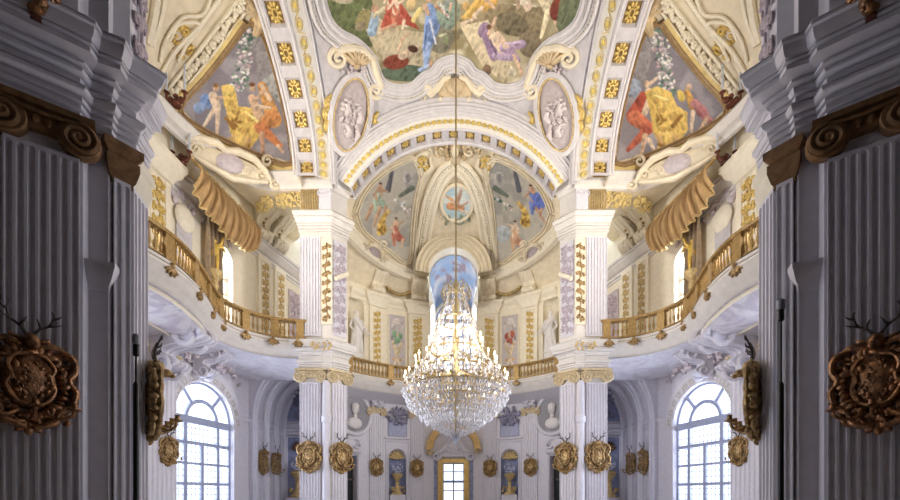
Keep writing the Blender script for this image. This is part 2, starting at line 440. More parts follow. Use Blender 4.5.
ENT_NEAR = grooved([(0, 6.87), (.06, 6.87), (.06, 6.96), (.08, 6.97), (.08, 7.06), (.10, 7.07), (.10, 7.15), (.14, 7.18), (.16, 7.22), (.16, 7.27), (.06, 7.29), (.06, 7.44), (.09, 7.46), (.11, 7.5), (.11, 7.55), (.15, 7.57), (.15, 7.63), (.2, 7.66), (.27, 7.68), (.27, 7.77), (.29, 7.78), (.29, 7.83), (.32, 7.86), (.345, 7.93), (.35, 7.98), (.38, 8.0), (.38, 8.06), (0, 8.1)])
def ressaut(mb, p0, p1, prof, back=.35, toward=(0, 12), proj=.0, ret=None):
    fr, L = wall_frame(p0, p1, 0, toward); n = fr.n
    a = Vector((p0[0], p0[1], 0))+n*proj; b = Vector((p1[0], p1[1], 0))+n*proj
    path = [(a-n*back)[:2], a[:2], b[:2], (b-n*back)[:2] if ret is None else (b.x+ret[0], b.y+ret[1])]
    d = (b-a).normalized(); right = Vector((d.y, -d.x, 0))
    mb.sweep(path, prof, side=1 if right.dot(n) > 0 else -1)
SIDE_LOW = [(-10.9, 3.0), (-10.95, 8.4), (-10.95, 15.2), (-10.7, 15.95), (-10.04, 19.3), (-9.75, 20.0), (-9.5, 20.0)]
SIDE_UP = [(-10.7, 5.0), (-10.95, 9.0), (-10.95, 12.0), (-10.65, 15.0), (-9.6, 19.0), (-8.4, 22.9), (-6.3, 23.95)]
RAIL = [(-8.75, 9.2), (-8.33, 11.0), (-8.1, 12.2), (-8.28, 13.6), (-8.66, 14.94), (-8.8, 16.08), (-8.24, 17.2), (-7.3, 17.85), (-6.3, 18.04)]
RAILP = [tuple(p) for p in cat_rom(RAIL, 8)]
def bal_path(): return RAILP
# ================================================================== the setting, central pieces
def central():
    mb = MB(); mb.box((0, 12, -.05), (26, 44, .1)); struct(mb, 'floor', FLOORM, False)
    # dome over the crossing, built as a sail between the four arches
    g = []
    for i in range(41):
        X = -4.97+9.94*i/40; g.append([(X, 6.1+11.75*j/44, float(V_dome(X, 6.1+11.75*j/44))+.12) for j in range(45)])
    mb = MB(); mb.grid(g); struct(mb, 'ceiling', GREYST)
    # vault of the far apse
    g = []
    for i in range(49):
        th = PI/2*i/48; row = []
        for j in range(121):
            a = PI*j/120; k = math.cos(th)
            sx = -math.cos(a); X = 5.5*sx
            # lines of latitude from springing (th=0) to crown
            rr = math.cos(th)
            Y = 18.5+7.7*math.sin(a)*rr
            row.append((X*rr, Y, 14.9+2.4*math.sin(th)+.06))
        g.append(row)
    mb = MB(); mb.grid(g)
    def in_bay(f):
        x = sum(mb.v[i][0] for i in f)/4; y = sum(mb.v[i][1] for i in f)/4; z = sum(mb.v[i][2] for i in f)/4
        return y > 23 and abs(x) < 1.52 and z < 14.5+math.sqrt(max(0, 1.55**2-x*x))
    mb.f = [f for f in mb.f if not in_bay(f)]; struct(mb, 'ceiling_far', CREAM)
    # back of the entrance apse behind the camera
    mb = MB(); mb.box((0, -4, 8), (26, .3, 16)); struct(mb, 'wall_entrance', ENTRANCE_DARK, False)
    mb = MB(); mb.box((-11.2, -.6, 8), (.3, 7.4, 16)); mb.box((-8.6, 3.2, 8), (5.2, .2, 16)); struct(mb, 'wall_entrance_left', ENTRANCE_DARK, False)
    mb = MB(); mb.box((11.2, -.6, 8), (.3, 7.4, 16)); mb.box((8.6, 3.2, 8), (5.2, .2, 16)); struct(mb, 'wall_entrance_right', ENTRANCE_DARK, False)
    mb = MB(); mb.box((0, .8, 15.9), (22.4, 9.9, .3)); struct(mb, 'ceiling_entrance', ENTRANCE_DARK, False)
ENTRANCE_DARK = mat('unseen_entrance_dark', (.10, .08, .08), .6)  # unseen entrance made dark to cut bounce onto the near piers
def far_wall():
    """the far apse: its wall in flat facets on a circle, low order and high order"""
    low = MB(); up = MB()
    lows = [336, 367.5, 384.5, 410, 426.5, 433.5]
    P = [circ(p) for p in lows]
    for k in range(5):
        fr, L = wall_frame(P[k], P[k+1]); h = []
        if k == 0: h = [(L*.18, L*.66, 0, 3.75, 0)]
        if k == 2: h = [(L*.16, L*.84, .6, 3.75, L*.34)]
        arched_wall(low, fr, L, 0, 8.15, h, depth=.6)
        if k == 2: niche(low, fr, L*.5, L*.68, .6, 3.75, .5)
    ups = [336, 346, 366, 387.5, 407, 430.5]
    Q = [circ(p) for p in ups]; Q.append((-circ(430.5)[0], circ(430.5)[1]))
    for k in range(5):
        fr, L = wall_frame(Q[k], Q[k+1]); h = []
        if k == 1: h = [(L*.1, L*.9, 9.2, 12.6, L*.40)]
        arched_wall(up, fr, L, 8.1, 16.3, h, depth=.6)
        if k == 1: niche(up, fr, L*.5, L*.8, 9.2, 12.6, .6)
    a = low.build('wall_far_low', LILAC); a['kind'] = 'structure'; a.name = 'wall_far'
    b = up.build('wall_far', IVORY); b['kind'] = 'structure'
    return P, Q
def far_centre():
    p = circ(433.5); fr, L = wall_frame(p, (-p[0], p[1]))
    mb = MB(); arched_wall(mb, fr, L, 0, 8.15, [(L/2-.95, L/2+.95, 0, 3.74, 0)], depth=.7); struct(mb, 'wall_far', LILAC, False)
    # deep arched window bay of the upper order
    q = circ(430.5); fr2, L2 = wall_frame(q, (-q[0], q[1])); r = L2/2-.03
    mb = MB()
    g = []
    for d in (-1.9, 0):
        w = r+.02
        g.append([fr2.P(L2/2-w*math.cos(PI*i/24), 14.5+w*math.sin(PI*i/24), -d) for i in range(25)])
    mb.grid(g)
    gl = [[fr2.P(L2/2+s*(r-.06*d+(.04 if d == 0 else 0)), z, -d) for d in (0, .5, 1.2, 2.0, 2.9)] for s in (-1,) for z in (8.1, 11, 13.5, 14.5)]
    gr = [[fr2.P(L2/2+s*(r-.06*d+(.04 if d == 0 else 0)), z, -d) for d in (0, .5, 1.2, 2.0, 2.9)] for s in (1,) for z in (8.1, 11, 13.5, 14.5)]
    cols = None
    mb.grid(gl); mb.grid(gr)
    for s in (-1, 1): mb.grid([[fr2.P(L2/2+s*(r+.02), z, d) for d in (0, 1, 1.9)] for z in (13.0, 13.8, 14.5)])
    struct(mb, 'wall_window_bay', IVORY)
    # painted sky on the bay's hood and back
    hood = MB()
    def skycol(p):
        n = mnoise.noise(Vector(p)*.9); m = mnoise.noise(Vector(p)*2.3+Vector((5, 1, 2)))
        c = np.array((.40, .55, .78))*(1-.0)+0
        k = max(0, min(1, (n+.15)*2.0)); c = c*(1-k)+np.array((.80, .80, .84))*k
        if m > .28: c = np.array((.45, .36, .42))
        return tuple(c)
    G = []
    NR = 30
    for d in np.linspace(-1.2, 2.9, 18):
        w = r-.06*max(0, d)-.01
        G.append([tuple(fr2.P(L2/2-w*math.cos(PI*i/NR), 14.5+w*math.sin(PI*i/NR), -d)) for i in range(NR+1)])
    hood.grid(G, [skycol(p) for row in G for p in row])
    o = hood.build('fresco', PAINT); tag(o, 'pale blue painted sky on the hood above the central upper window', 'fresco')
    # back wall of the bay with the window opening
    fb = Fr(fr2.P(L2/2-r, 0, -2.9), fr2.u, fr2.v, fr2.n)
    mb = MB(); arched_wall(mb, fb, 2*r, 8.1, 16.6, [(r-1.2, r+1.2, 8.6, 13.7, 1.2)], depth=.3)
    cols = [skycol(p) for p in mb.v]; mb.col = cols
    o = mb.build('wall_window_back', PAINT); o['kind'] = 'structure'
    return fr2, L2, fb, r
def window_grid(fr, w, sill, sp, rise, nx, ny, n0, label, name='window_1', lunette=True, fine=True, m=None):
    """a tall arched casement: frame, mullions and transoms, fine leading, panes"""
    m = m or WFRAME
    root = thing(name, label, 'window', kind='structure'); cu = w/2
    f = MB(); t = .09
    arc = [fr.P(cu-(w/2)*math.cos(PI*i/24), sp+rise*math.sin(PI*i/24), n0) for i in range(25)]
    f.tube([fr.P(0, sill, n0)]+arc+[fr.P(w, sill, n0)], t, 6, closed=True)
    f.build('window_frame', m, root)
    b = MB()
    if lunette:
        slab(b, fr, 0, w, sp-.2, sp+.1, n0-.06, n0+.09)
        ri = w*.26; arc_tube(b, fr, cu, sp, ri, ri*rise/(w/2), .09, n0)
        for a in (50, 130) if rise > w*.3 else (55, 125):
            ca, sa = math.cos(math.radians(a)), math.sin(math.radians(a))
            b.tube([fr.P(cu+ca*ri, sp+sa*ri*rise/(w/2), n0), fr.P(cu+ca*w/2, sp+sa*rise, n0)], .09, 6)
    top = sp-.14 if lunette else sp
    xs = [w*.22, w*.78] if nx == 3 else [w*i/nx for i in range(1, nx)]
    for x in xs: slab(b, fr, x-.075, x+.075, sill, top, n0-.05, n0+.05)
    ht = top-(top-sill)*.2
    slab(b, fr, 0, w, ht-.07, ht+.07, n0-.05, n0+.06)
    if nx == 3: slab(b, fr, cu-.07, cu+.07, sill, ht, n0-.05, n0+.05)
    for k in range(1, ny): z = sill+(ht-sill)*k/ny; slab(b, fr, 0, w, z-.05, z+.05, n0-.04, n0+.04)
    b.build('glazing_bars', m, root)
    if fine:
        l = MB(); k = int(w/.2)
        for i in range(1, k): x = w*i/k; slab(l, fr, x-.011, x+.011, sill, sp-.1, n0-.02, n0)
        k2 = int((sp-sill)/.25)
        for i in range(1, k2): z = sill+(sp-.1-sill)*i/k2; slab(l, fr, 0, w, z-.011, z+.011, n0-.02, n0)
        l.build('leading', m, root)
    g = MB(); vs = [fr.P(0, sill, n0-.02)]+[fr.P(cu-(w/2)*math.cos(PI*i/24), sp+rise*math.sin(PI*i/24), n0-.02) for i in range(25)]+[fr.P(w, sill, n0-.02)]
    g.add(vs, [tuple(range(len(vs)))]); g.build('window_panes', GLASS, root, smooth=False)
    return root
# ================================================================== half of the hall
def side_walls():
    low = MB()
    for a, b in zip(SIDE_LOW, SIDE_LOW[1:]):
        fr, L = wall_frame(a, b); h = []
        if a[1] == 15.95: h = [(.10, L-.16, .3, 4.62, (L-.26)/2)]
        arched_wall(low, fr, L, 0, 8.15, h, depth=.75)
    struct(low, 'wall_'+side(), LILAC)
    up = MB(); U = SIDE_UP
    for k, (a, b) in enumerate(zip(U, U[1:])):
        fr, L = wall_frame(a, b); h = []
        if k == 3: h = [(L*.60, L*.88, 8.4, 11.6, L*.14)]
        arched_wall(up, fr, L, 8.1, 15.3, h, depth=.5)
    struct(up, 'wall_'+side(), IVORY)
    # side vault
    g = []
    for i in range(25):
        th = PI/2*i/24; rr = math.cos(th)**(2/2.7); row = []
        for j in range(49):
            a = PI*j/48; ca, sa = -math.cos(a), math.sin(a)
            row.append((-5.5-5.1*rr*sa**(2/2.7), 12+6.1*rr*math.copysign(abs(ca)**(2/2.7), ca), 15+3.3*math.sin(th)+.05))
        g.append(row)
    mb = MB(); mb.grid(g); struct(mb, 'ceiling_'+side(), CREAM)
    # arched passage beyond the window: barrel with three stepped ribs and an end wall
    fr = Fr((-9.5, 20.0, 0), (1, 0, 0), (0, 0, 1), (0, -1, 0))
    mb = MB(); arched_wall(mb, fr, 4.38, 0, 8.15, [(.02, 3.25, 0, 5.15, 2.45)], depth=3.5, right_jamb=False)
    struct(mb, 'wall_passage_'+side(), LILAC)
    tr = MB()
    for d, rr in ((0, 1.68), (.06, 1.56), (.9, 1.55), (1.2, 1.55), (2.1, 1.55), (2.4, 1.55), (3.3, 1.55)):
        arc_tube(tr, fr, 1.635, 5.15, rr, rr*1.5, .12 if d > .06 else .08, -d, 0.2)
    for z, p in ((5.02, .07), (5.12, .1), (5.2, .06)):
        tr.tube([fr.P(.05, z, -.05), fr.P(.05, z, -3.4)], p, 6)
    for d0, d1 in ((.3, .8), (1.35, 1.95), (2.55, 3.15)):
        f2 = Fr(fr.P(.03, 0, 0), (0, 1, 0), (0, 0, 1), (1, 0, 0))
        panel_frame(tr, f2, d0, d1, .6, 4.7, .035, .0)
    struct(tr, 'trim_passage_'+side(), LILAC)
    mb = MB(); mb.box((-8.0, 23.6, 4.1), (3.5, .3, 8.2)); struct(mb, 'wall_passage_end_'+side(), LILAC, False)
    # vault-base cornice of side apse, bridging from the pier to the wall
    path = [(-5.15, 18.0), (-6.6, 18.0), (-7.9, 18.04), (-8.9, 17.5), (-9.6, 16.6), (-10.2, 15.0), (-10.5, 13.2), (-10.55, 11), (-10.3, 9)]
    p2 = [path[0], path[1]]+[tuple(p) for p in cat_rom(path[2:], 5)]
    mb = MB(); mb.sweep(p2, CORN_G, side=-1); struct(mb, 'trim_vault_base_'+side(), WHITE)
    mb = MB(); A = resample(p2[1:], 40); B = resample([(-6.6, 19.1), (-7.5, 21.5), (-8.5, 22.6), (-9.6, 19.0), (-10.65, 15.0), (-10.95, 12), (-10.95, 9)], 40)
    g = [[(a[0]+(b[0]-a[0])*t, a[1]+(b[1]-a[1])*t, 14.56+.5*t) for t in np.linspace(0, 1, 7)] for a, b in zip(A, B)]
    mb.grid(g); struct(mb, 'trim_cove_'+side(), CREAM)
    # cornices on the walls
    mb = MB(); mb.sweep(SIDE_UP, grooved([(0, 12.75), (.06, 12.77), (.06, 12.9), (.1, 12.92), (.1, 13.08), (.22, 13.14), (.3, 13.3), (.38, 13.34), (.38, 13.44), (.44, 13.48), (.44, 13.56), (0, 13.6)], .05, .03), side=1); struct(mb, 'trim_upper_cornice_'+side(), WHITE)
    mb = MB(); mb.sweep(SIDE_LOW[2:-1], [(0, 4.92), (.05, 4.95), (.1, 5.05), (.1, 5.12), (0, 5.16)], side=1)
    # keep the impost moulding off the window opening
    mb = MB(); mb.sweep([(-10.07, 19.2), (-9.75, 20.0), (-9.52, 20.0)], [(0, 4.95), (.05, 4.98), (.09, 5.06), (.09, 5.14), (0, 5.18)], side=1); struct(mb, 'trim_impost_'+side(), LILAC)
    # beyond the upper wall: closure of attic between wall and vault
def pier_far():
    A, B, Cc, D, E = (-6.58, 18.), (-5.25, 18.), (-4.70, 18.55), (-5.15, 19.1), (-6.58, 19.1)
    lab = 'tall white stone pier with fluted pilasters at the far %s corner of the hall' % side()
    root = thing('pier', lab, 'pier', (-5.9, 18.5, 0), 'stone piers of the hall')
    mb = MB(); mb.prism([A, B, Cc, D, E], 0, 15.0); mb.build('pier_core', WHITE, root, smooth=False)
    frA = Fr((-6.56, 18, 0), (1, 0, 0), (0, 0, 1), (0, -1, 0)); frB, LB = wall_frame((-5.22, 18.03), Cc)
    mb = MB(); fluted(mb, frA, .88, .9, 6.32, 7, .055, .10); mb.build('pilaster_shaft', LILAC, root)
    mb = MB(); fluted(mb, frB, LB-.04, .9, 6.32, 5, .045, .09); mb.build('pilaster_shaft', LILAC, root)
    mb = MB(); mb.lathe([(.17, .9), (.16, 4.6), (.2, 4.62), (.22, 4.7), (.2, 4.78), (.23, 4.85), (.17, 4.95), (.15, 6.4)], (-5.44, 17.97, 0), 14); mb.build('half_column', LILAC, root)
    mb = MB(); ionic(mb, frA, .9, 6.3, .6, .16); mb.build('capital', GOLD_L, root)
    mb = MB(); ionic(mb, frB, LB-.02, 6.3, .6, .14); mb.build('capital', GOLD_L, root)
    mb = MB(); mb.sweep([E, A, B, Cc, D], ENT_LOW, side=1)
    ressaut(mb, (-6.56, 18), (-5.7, 18), grooved(ENT_LOW, .04), proj=.05); ressaut(mb, (-5.18, 18.07), (-4.76, 18.48), grooved(ENT_LOW, .04), proj=.04)
    mb.build('lower_entablature', WHITE, root)
    mb = MB(); fluted(mb, frA, .88, 8.3, 12.55, 7, .05, .08); mb.build('pilaster_shaft', LILAC, root)
    fg = Fr((-5.42, 18, 8.8), (1, 0, 0), (0, 0, 1), (0, -1, 0))
    mb = MB(); slab(mb, fg, -.22, .2, 0, 3.7, 0, .05); panel_frame(mb, fg, -.22, .2, 0, 3.7, .02, .05); mb.build('panel_ground', IVORY, root)
    f2 = Fr(fg.P(-.01, .1, .05), fg.u, fg.v, fg.n)
    mb = MB(); vine(mb, f2, .36, 3.4, 6, .03, 3); mb.build('scroll_relief', GILT, root)
    fm = Fr(frB.P(LB/2, 8.4, .0), frB.u, frB.v, frB.n)
    mb = MB(); slab(mb, fm, -.3, .3, 0, 4.1, 0, .03); mb.build('panel_ground', LILAC, root)
    f3 = Fr(fm.P(0, .1, .03), fm.u, fm.v, fm.n)
    mb = MB(); vine(mb, f3, .55, 3.9, 6, .04, 9); blobs(mb, Fr(fm.P(0, 2.0, .03), fm.u, fm.v, fm.n), .5, 3.6, 60, .03, .08, 5); mb.build('mauve_relief', PURP_M, root)
    mb = MB(); fx = Fr(frB.P(LB/2, 10.9, .06), frB.u, frB.v, frB.n)
    mb.tube([fx.P(-.28, -.12, .08), fx.P(.3, .28, .1)], .09, 8); mb.build('carved_club', IVORY, root)
    EU = grooved([(o*.75, 12.72+(z-12.6)*.66) for o, z in ENT_UP], .05, .03)
    mb = MB(); mb.sweep([E, A, B, Cc, D], EU, side=1); mb.build('upper_entablature', WHITE, root)
    mb = MB(); mb.sweep([E, A, B, Cc, D], grooved([(o*.7, z) for o, z in CORN_UP], .04, .03), side=1); mb.build('impost_cornice', WHITE, root)
    # console and gilded fluting between the two upper cornices
    mb = MB(); fc = Fr((-5.45, 17.98, 13.62), (1, 0, 0), (0, 0, 1), (0, -1, 0))
    slab(mb, fc, -.28, .22, 0, .95, 0, .12)
    for k in (-.22, -.03, .16): volute(mb, Fr(fc.P(k, 0, .12), fc.u, fc.v, fc.n), 0, .72, .13, 1.4, PI/2, 1, .035, .02)
    mb.build('scroll_console', LILAC, root)
    mb = MB()
    for k in range(8): mb.tube([(-6.5+.1*k, 17.96, 13.64), (-6.5+.1*k, 17.86, 14.2), (-6.5+.1*k, 17.94, 14.54)], .04, 6)
    mb.build('gilded_fluting', OLDGOLD, root)
    for x, y in ((-5.25, 17.93), (-5.75, 17.93)):
        mb = MB(); f = Fr((x, y-.42, 7.75), (1, 0, 0), (0, 0, 1), (0, -1, 0)); blobs(mb, f, .3, .3, 9, .05, .1, int(x*100)&7); mb.build('gilded_leaf', OLDGOLD, root)
def pier_near():
    lab = 'dark shaded stone pier with fluted pilasters at the %s edge, nearest the viewer' % side()
    root = thing('pier', lab, 'pier', (-5.6, 6.0, 0), 'stone piers of the hall')
    poly = [(-7.0, 4.75), (-5.95, 5.51), (-5.33, 5.96), (-5.32, 6.12), (-5.10, 6.21), (-5.10, 6.29), (-4.96, 6.44), (-5.07, 6.92), (-6.3, 7.1), (-7.4, 6.0)]
    mb = MB(); mb.prism(poly, 0, 16.5); mb.build('pier_core', LILAC, root, smooth=False)
    cam_side = (0, 0)
    frA, LA = wall_frame((-5.92, 5.53), (-5.31, 5.975), 0, cam_side)
    mb = MB(); fluted(mb, frA, LA, .8, 6.3, 7, .05, .08); mb.build('pilaster_shaft', LILAC, root)
    mb = MB(); fl = Fr(frA.P(-LA-.05, 0, 0), frA.u, frA.v, frA.n); fluted(mb, fl, LA*.98, .8, 6.3, 7, .05, .06); mb.build('pilaster_shaft', LILAC, root)
    mb = MB(); ionic(mb, frA, LA, 6.30, .56, .14); mb.build('capital', CAP_DARK, root)
    frC, LC = wall_frame((-5.08, 6.27), (-4.96, 6.44), 0, (2, 0)); frD, LD = wall_frame((-4.955, 6.45), (-5.06, 6.9), 0, (0, 6.7))
    mb = MB(); fluted(mb, frC, LC, .8, 6.3, 2, .03, .04); mb.build('pilaster_shaft', LILAC, root)
    mb = MB(); fluted(mb, frD, LD, .8, 6.3, 4, .04, .04); mb.build('pilaster_shaft', LILAC, root)
    CAPN = [(0, 6.24), (.03, 6.24), (.03, 6.3), (.06, 6.34), (.1, 6.5), (.1, 6.62), (.07, 6.64), (.12, 6.7), (.14, 6.72), (.14, 6.82), (0, 6.84)]
    mb = MB(); ressaut(mb, (-5.08, 6.27), (-4.96, 6.44), CAPN, .1, (2, 0)); mb.build('capital', CAP_DARK, root)
    mb = MB(); ressaut(mb, (-4.955, 6.46), (-5.06, 6.9), [(o*.7, z) for o, z in CAPN], .1, (0, 6.7)); mb.build('capital', IVORY, root)
    mb = MB(); mb.prism([(-5.38, 5.96), (-5.272, 5.975), (-5.312, 6.11), (-5.4, 6.12)], .3, 6.86); mb.build('edge_fillet', LILAC, root, False)
    mb = MB(); mb.prism([(-5.2, 6.19), (-5.105, 6.205), (-5.139, 6.325), (-5.2, 6.34)], .3, 6.86); mb.build('edge_fillet', LILAC, root, False)
    frB, LBb = wall_frame((-5.32, 6.12), (-5.10, 6.21), 0, cam_side)
    mb = MB(); ressaut(mb, (-5.31, 6.12), (-5.11, 6.2), [(0, 4.55), (.02, 4.55), (.03, 4.66), (.07, 4.72), (.1, 4.82), (.13, 4.9), (.13, 4.96), (0, 4.98)], .06, cam_side); mb.build('impost_moulding', LILAC, root)
    mb = MB()
    ressaut(mb, (-7.0, 4.75), (-5.33, 5.96), ENT_NEAR, .3, cam_side, .06, (-.04, .3))
    ressaut(mb, (-5.33, 6.12), (-5.09, 6.22), ENT_NEAR, .2, cam_side, .02, (-.04, .25)); ressaut(mb, (-5.1, 6.27), (-4.96, 6.44), ENT_NEAR, .2, (2, 0), .0)
    ressaut(mb, (-4.96, 6.44), (-5.06, 6.9), [(o*.6, z) for o, z in ENT_NEAR], .3, (0, 6.7), 0.)
    mb.build('entablature', LILAC, root)
    fm = Fr(frD.P(LD/2, 8.4, .02), frD.u, frD.v, frD.n)
    mb = MB(); vine(mb, fm, .4, 4.5, 7, .035, 4); blobs(mb, Fr(fm.P(0, 2.4, 0), fm.u, fm.v, fm.n), .36, 4.4, 50, .03, .07, 8); mb.build('mauve_relief', PURPLE, root)
    # gilded urn of leaves standing on the cornice
    t = thing('cornice_ornament', 'dark red gilded leaf ornament on the %s cornice at the top edge of the view' % side(), 'ornament', (-5.44, 5.5, 7.75), 'cornice ornaments')
    mb = MB(); mb.lathe([(.05, 0), (.09, .03), (.05, .1), (.14, .25), (.16, .4), (.1, .5), (.12, .55)], (-5.46, 5.5, 7.76), 12); mb.build('urn', DARKRED, t)
    mb = MB(); blobs(mb, Fr((-5.46, 5.44, 8.05), (1, 0, 0), (0, 0, 1), (0, -1, 0)), .6, .4, 26, .04, .11, 3, .8); mb.build('leaves', BRONZE_SHADED, t)
def side_arch():
    lab = 'broad coffered arch between %s-hand piers with gold rosettes and gold scroll band' % side()
    root = thing('coffered_arch', lab, 'arch', (-5.7, 12, 14.6), 'coffered arches under the dome')
    N = 60; Yc = 12.; z0 = 14.6
    def pt(X, a, b, t): return (X, Yc+a*math.cos(t), z0+b*math.sin(t))
    th = [PI*i/N for i in range(N+1)]
    # soffit with sunk coffers: a grid with pits
    nc = 15; mb = MB(); Xs0, Xs1 = -6.4, -5.62; pit = .12
    per = 12; M = nc*per
    def soff(x, t, dep): a, b = 5.2+dep, 3.4+dep; return pt(x, a, b, t)
    xs = [Xs0, Xs0+.10, Xs0+.12, Xs1-.14, Xs1-.12, Xs1]
    g = []
    for i in range(M+1):
        ph = (i % per); t = PI*i/M
        row = []
        ins = 2 <= ph <= per-2
        edge = ph in (2, per-2)
        for k, x in enumerate(xs): row.append(soff(x, t, pit if ins and not edge and k in (2, 3) else (0 if not (ins and k in (2, 3)) else (0))))
        g.append(row)
    mb.grid(g); mb.build('soffit', GREYST, root, auto=25)
    for c in range(nc):
        t = PI*(c+.5)/nc; ctr = Vector(soff((Xs0+Xs1)/2, t, pit*.95)); tg = Vector((0, -5.2*math.sin(t), 3.4*math.cos(t))).normalized(); n = -Vector((1, 0, 0)).cross(tg)
        if n.z > 0: n = -n
        f = Fr(ctr, (1, 0, 0), tg, n); r = MB()
        for k in range(10): r.ell((math.cos(k*PI/5)*.165, math.sin(k*PI/5)*.215, .02), (.085, .055, .05), 7, 4, f, k*PI/5)
        r.tube([f.P(math.cos(a)*.09, math.sin(a)*.11, .04) for a in np.linspace(0, 2*PI, 16, endpoint=False)], .028, 6, closed=True)
        ro = r.build('coffer_rosette', GOLD, root)
        r = MB(); slab(r, f, -.26, .26, -.33, .33, -.03, .005); r.build('rosette_ground', OCHRE, ro)
    # gilded-scroll archivolt, splayed
    mb = MB(); g = [[pt(-5.62+.5*q, 5.2+.32*q, 3.4+.78*q, t) for q in (0, .08, .5, .92, 1)] for t in th]; mb.grid(g); mb.build('archivolt', PALEW, root)
    mb = MB()
    for i in range(34):
        t = PI*(i+.5)/34; q = .5; p = Vector(pt(-5.62+.5*q, 5.2+.32*q, 3.4+.78*q, t)); tg = Vector((0, -5.3*math.sin(t), 3.8*math.cos(t))).normalized()
        ac = (Vector((.5, .32*math.cos(t), .78*math.sin(t)))).normalized(); n = ac.cross(tg); n = n if n.dot(Vector((0, 12, 8))-p) > 0 else -n
        f = Fr(p+n*.02, ac, tg, n); r = .16
        mb.tube([f.P(math.cos(a)*r, math.sin(a)*r*.95, .01) for a in np.linspace(0, 2*PI, 14)], .014, 5)
        mb.ell((0, 0, .01), (.10, .10, .035), 10, 4, f)
        mb.tube([f.P(-r*(1 if i % 2 else -1), r, 0), f.P(0, .24, .01), f.P(r*(1 if i % 2 else -1), .32, 0)], .014, 4)
    mb.build('gold_scroll_band', SCRG, root)
    mb = MB()
    for (X, a, b, r) in ((-5.62, 5.2, 3.4, .05), (-5.55, 5.24, 3.5, .03), (-5.1, 5.54, 4.2, .06), (-5.02, 5.62, 4.34, .09), (-4.94, 5.74, 4.5, .06), (-6.4, 5.2, 3.4, .06), (-6.5, 5.12, 3.32, .05)):
        mb.tube([pt(X, a, b, t) for t in th], r, 6)
    mb.build('arch_moulding', PALEGREY, root)
    mb = MB(); g = [[pt(-5.1, 5.54, 4.2, t), pt(-5.0, 5.75, 4.5, t), pt(-4.98, 5.95, 4.75, t)] for t in th]; mb.grid(g); mb.build('arch_fascia', GREYST, root)
    # wall above the outer edge, closing up to the vault behind
    mb = MB(); g = [[pt(-6.4, 5.2, 3.4, t), pt(-6.45, 6.0, 4.6, t)] for t in th]; mb.grid(g); struct(mb, 'wall_spandrel_'+side(), CREAM)
def far_arch():
    root = thing('coffered_arch', 'coffered arch with gold rosettes opening onto the far apse, facing the camera', 'arch', (0, 18.3, 14.9), 'coffered arches under the dome')
    R0, zc = 5.13, 12.07; a0 = math.asin(2.6/5.13); a1 = PI-a0
    def pt(rr, a, Y): return (-rr*math.cos(a), Y, zc+rr*math.sin(a))
    nc = 15; per = 12; M = nc*per; Y0, Y1 = 18.0, 18.68; pit = .12
    ys = [Y0, Y0+.1, Y0+.12, Y1-.12, Y1-.1, Y1]; mb = MB(); g = []
    for i in range(M+1):
        ph = i % per; a = a0+(a1-a0)*i/M; ins = 2 < ph < per-2
        g.append([pt(R0+(pit if ins and k in (2, 3) else 0), a, y) for k, y in enumerate(ys)])
    mb.grid(g); mb.build('soffit', GREYST, root, auto=25)
    for c in range(nc):
        a = a0+(a1-a0)*(c+.5)/nc; ctr = Vector(pt(R0+pit*.95, a, (Y0+Y1)/2)); tg = Vector((math.sin(a), 0, math.cos(a))); n = Vector((math.cos(a), 0, -math.sin(a)))
        f = Fr(ctr, tg, (0, 1, 0), n); r = MB()
        for k in range(8): r.ell((math.cos(k*PI/4)*.11, math.sin(k*PI/4)*.11, .02), (.085, .05, .045), 7, 4, f, k*PI/4)
        r.ell((0, 0, .05), (.06, .06, .06), 8, 5, f); ro = r.build('coffer_rosette', GOLD, root)
        r = MB(); slab(r, f, -.2, .2, -.22, .22, -.03, .005); r.build('rosette_ground', OCHRE, ro)
    th = [a0+(a1-a0)*i/60 for i in range(61)]
    mb = MB(); mb.grid([[pt(R0+q, a, Y0-.02-.25*q) for q in (0, .06, .42, .48)] for a in th]); mb.build('archivolt', PALEW, root)
    mb = MB()
    for i in range(46):
        a = a0+(a1-a0)*(i+.5)/46; f = Fr(pt(R0+.24, a, Y0-.1), (math.sin(a), 0, math.cos(a)), (-math.cos(a), 0, math.sin(a)), (0, -1, 0)); s = 1 if i % 2 else -1
        mb.tube([f.P(math.cos(q)*.075, math.sin(q)*.09, .01) for q in np.linspace(0, 2*PI, 11)], .013, 5)
        mb.ell((0, 0, .01), (.06, .065, .03), 8, 4, f)
        mb.tube([f.P(.06, .1*s, 0), f.P(.13, 0, .01), f.P(.17, -.08*s, 0)], .01, 4)
    mb.build('gold_scroll_band', SCRG, root)
    mb = MB()
    for q, y, r in ((0, 0, .045), (.46, -.13, .04), (.54, -.16, .05), (.64, -.2, .03), (.72, -.24, .06), (.84, -.3, .05)): mb.tube([pt(R0+q, a, Y0+y) for a in th], r, 6)
    for y, r in ((.68, .05), (.74, .04)): mb.tube([pt(R0-.01, a, Y0+y) for a in th], r, 6)
    mb.grid([[pt(R0+q, a, Y0-.02-.3*q) for q in (.46, .66, .86, 1.05)] for a in th])
    mb.build('arch_moulding', PALEGREY, root)
    mb = MB(); mb.grid([[pt(R0, a, Y1), pt(R0+1.2, a, Y1+.02)] for a in th]); struct(mb, 'wall_spandrel_far', CREAM)
    # the same arch on the near side closes the crossing, out of view
    mb = MB(); mb.grid([[pt(R0, a, 5.6), pt(R0+1.5, a, 5.6)] for a in th]); struct(mb, 'wall_spandrel_near', GREYST)
SOFF = mat('pale_veined_soffit', (.68, .66, .70), .5, var=.05, marble=(.58, .55, .60))
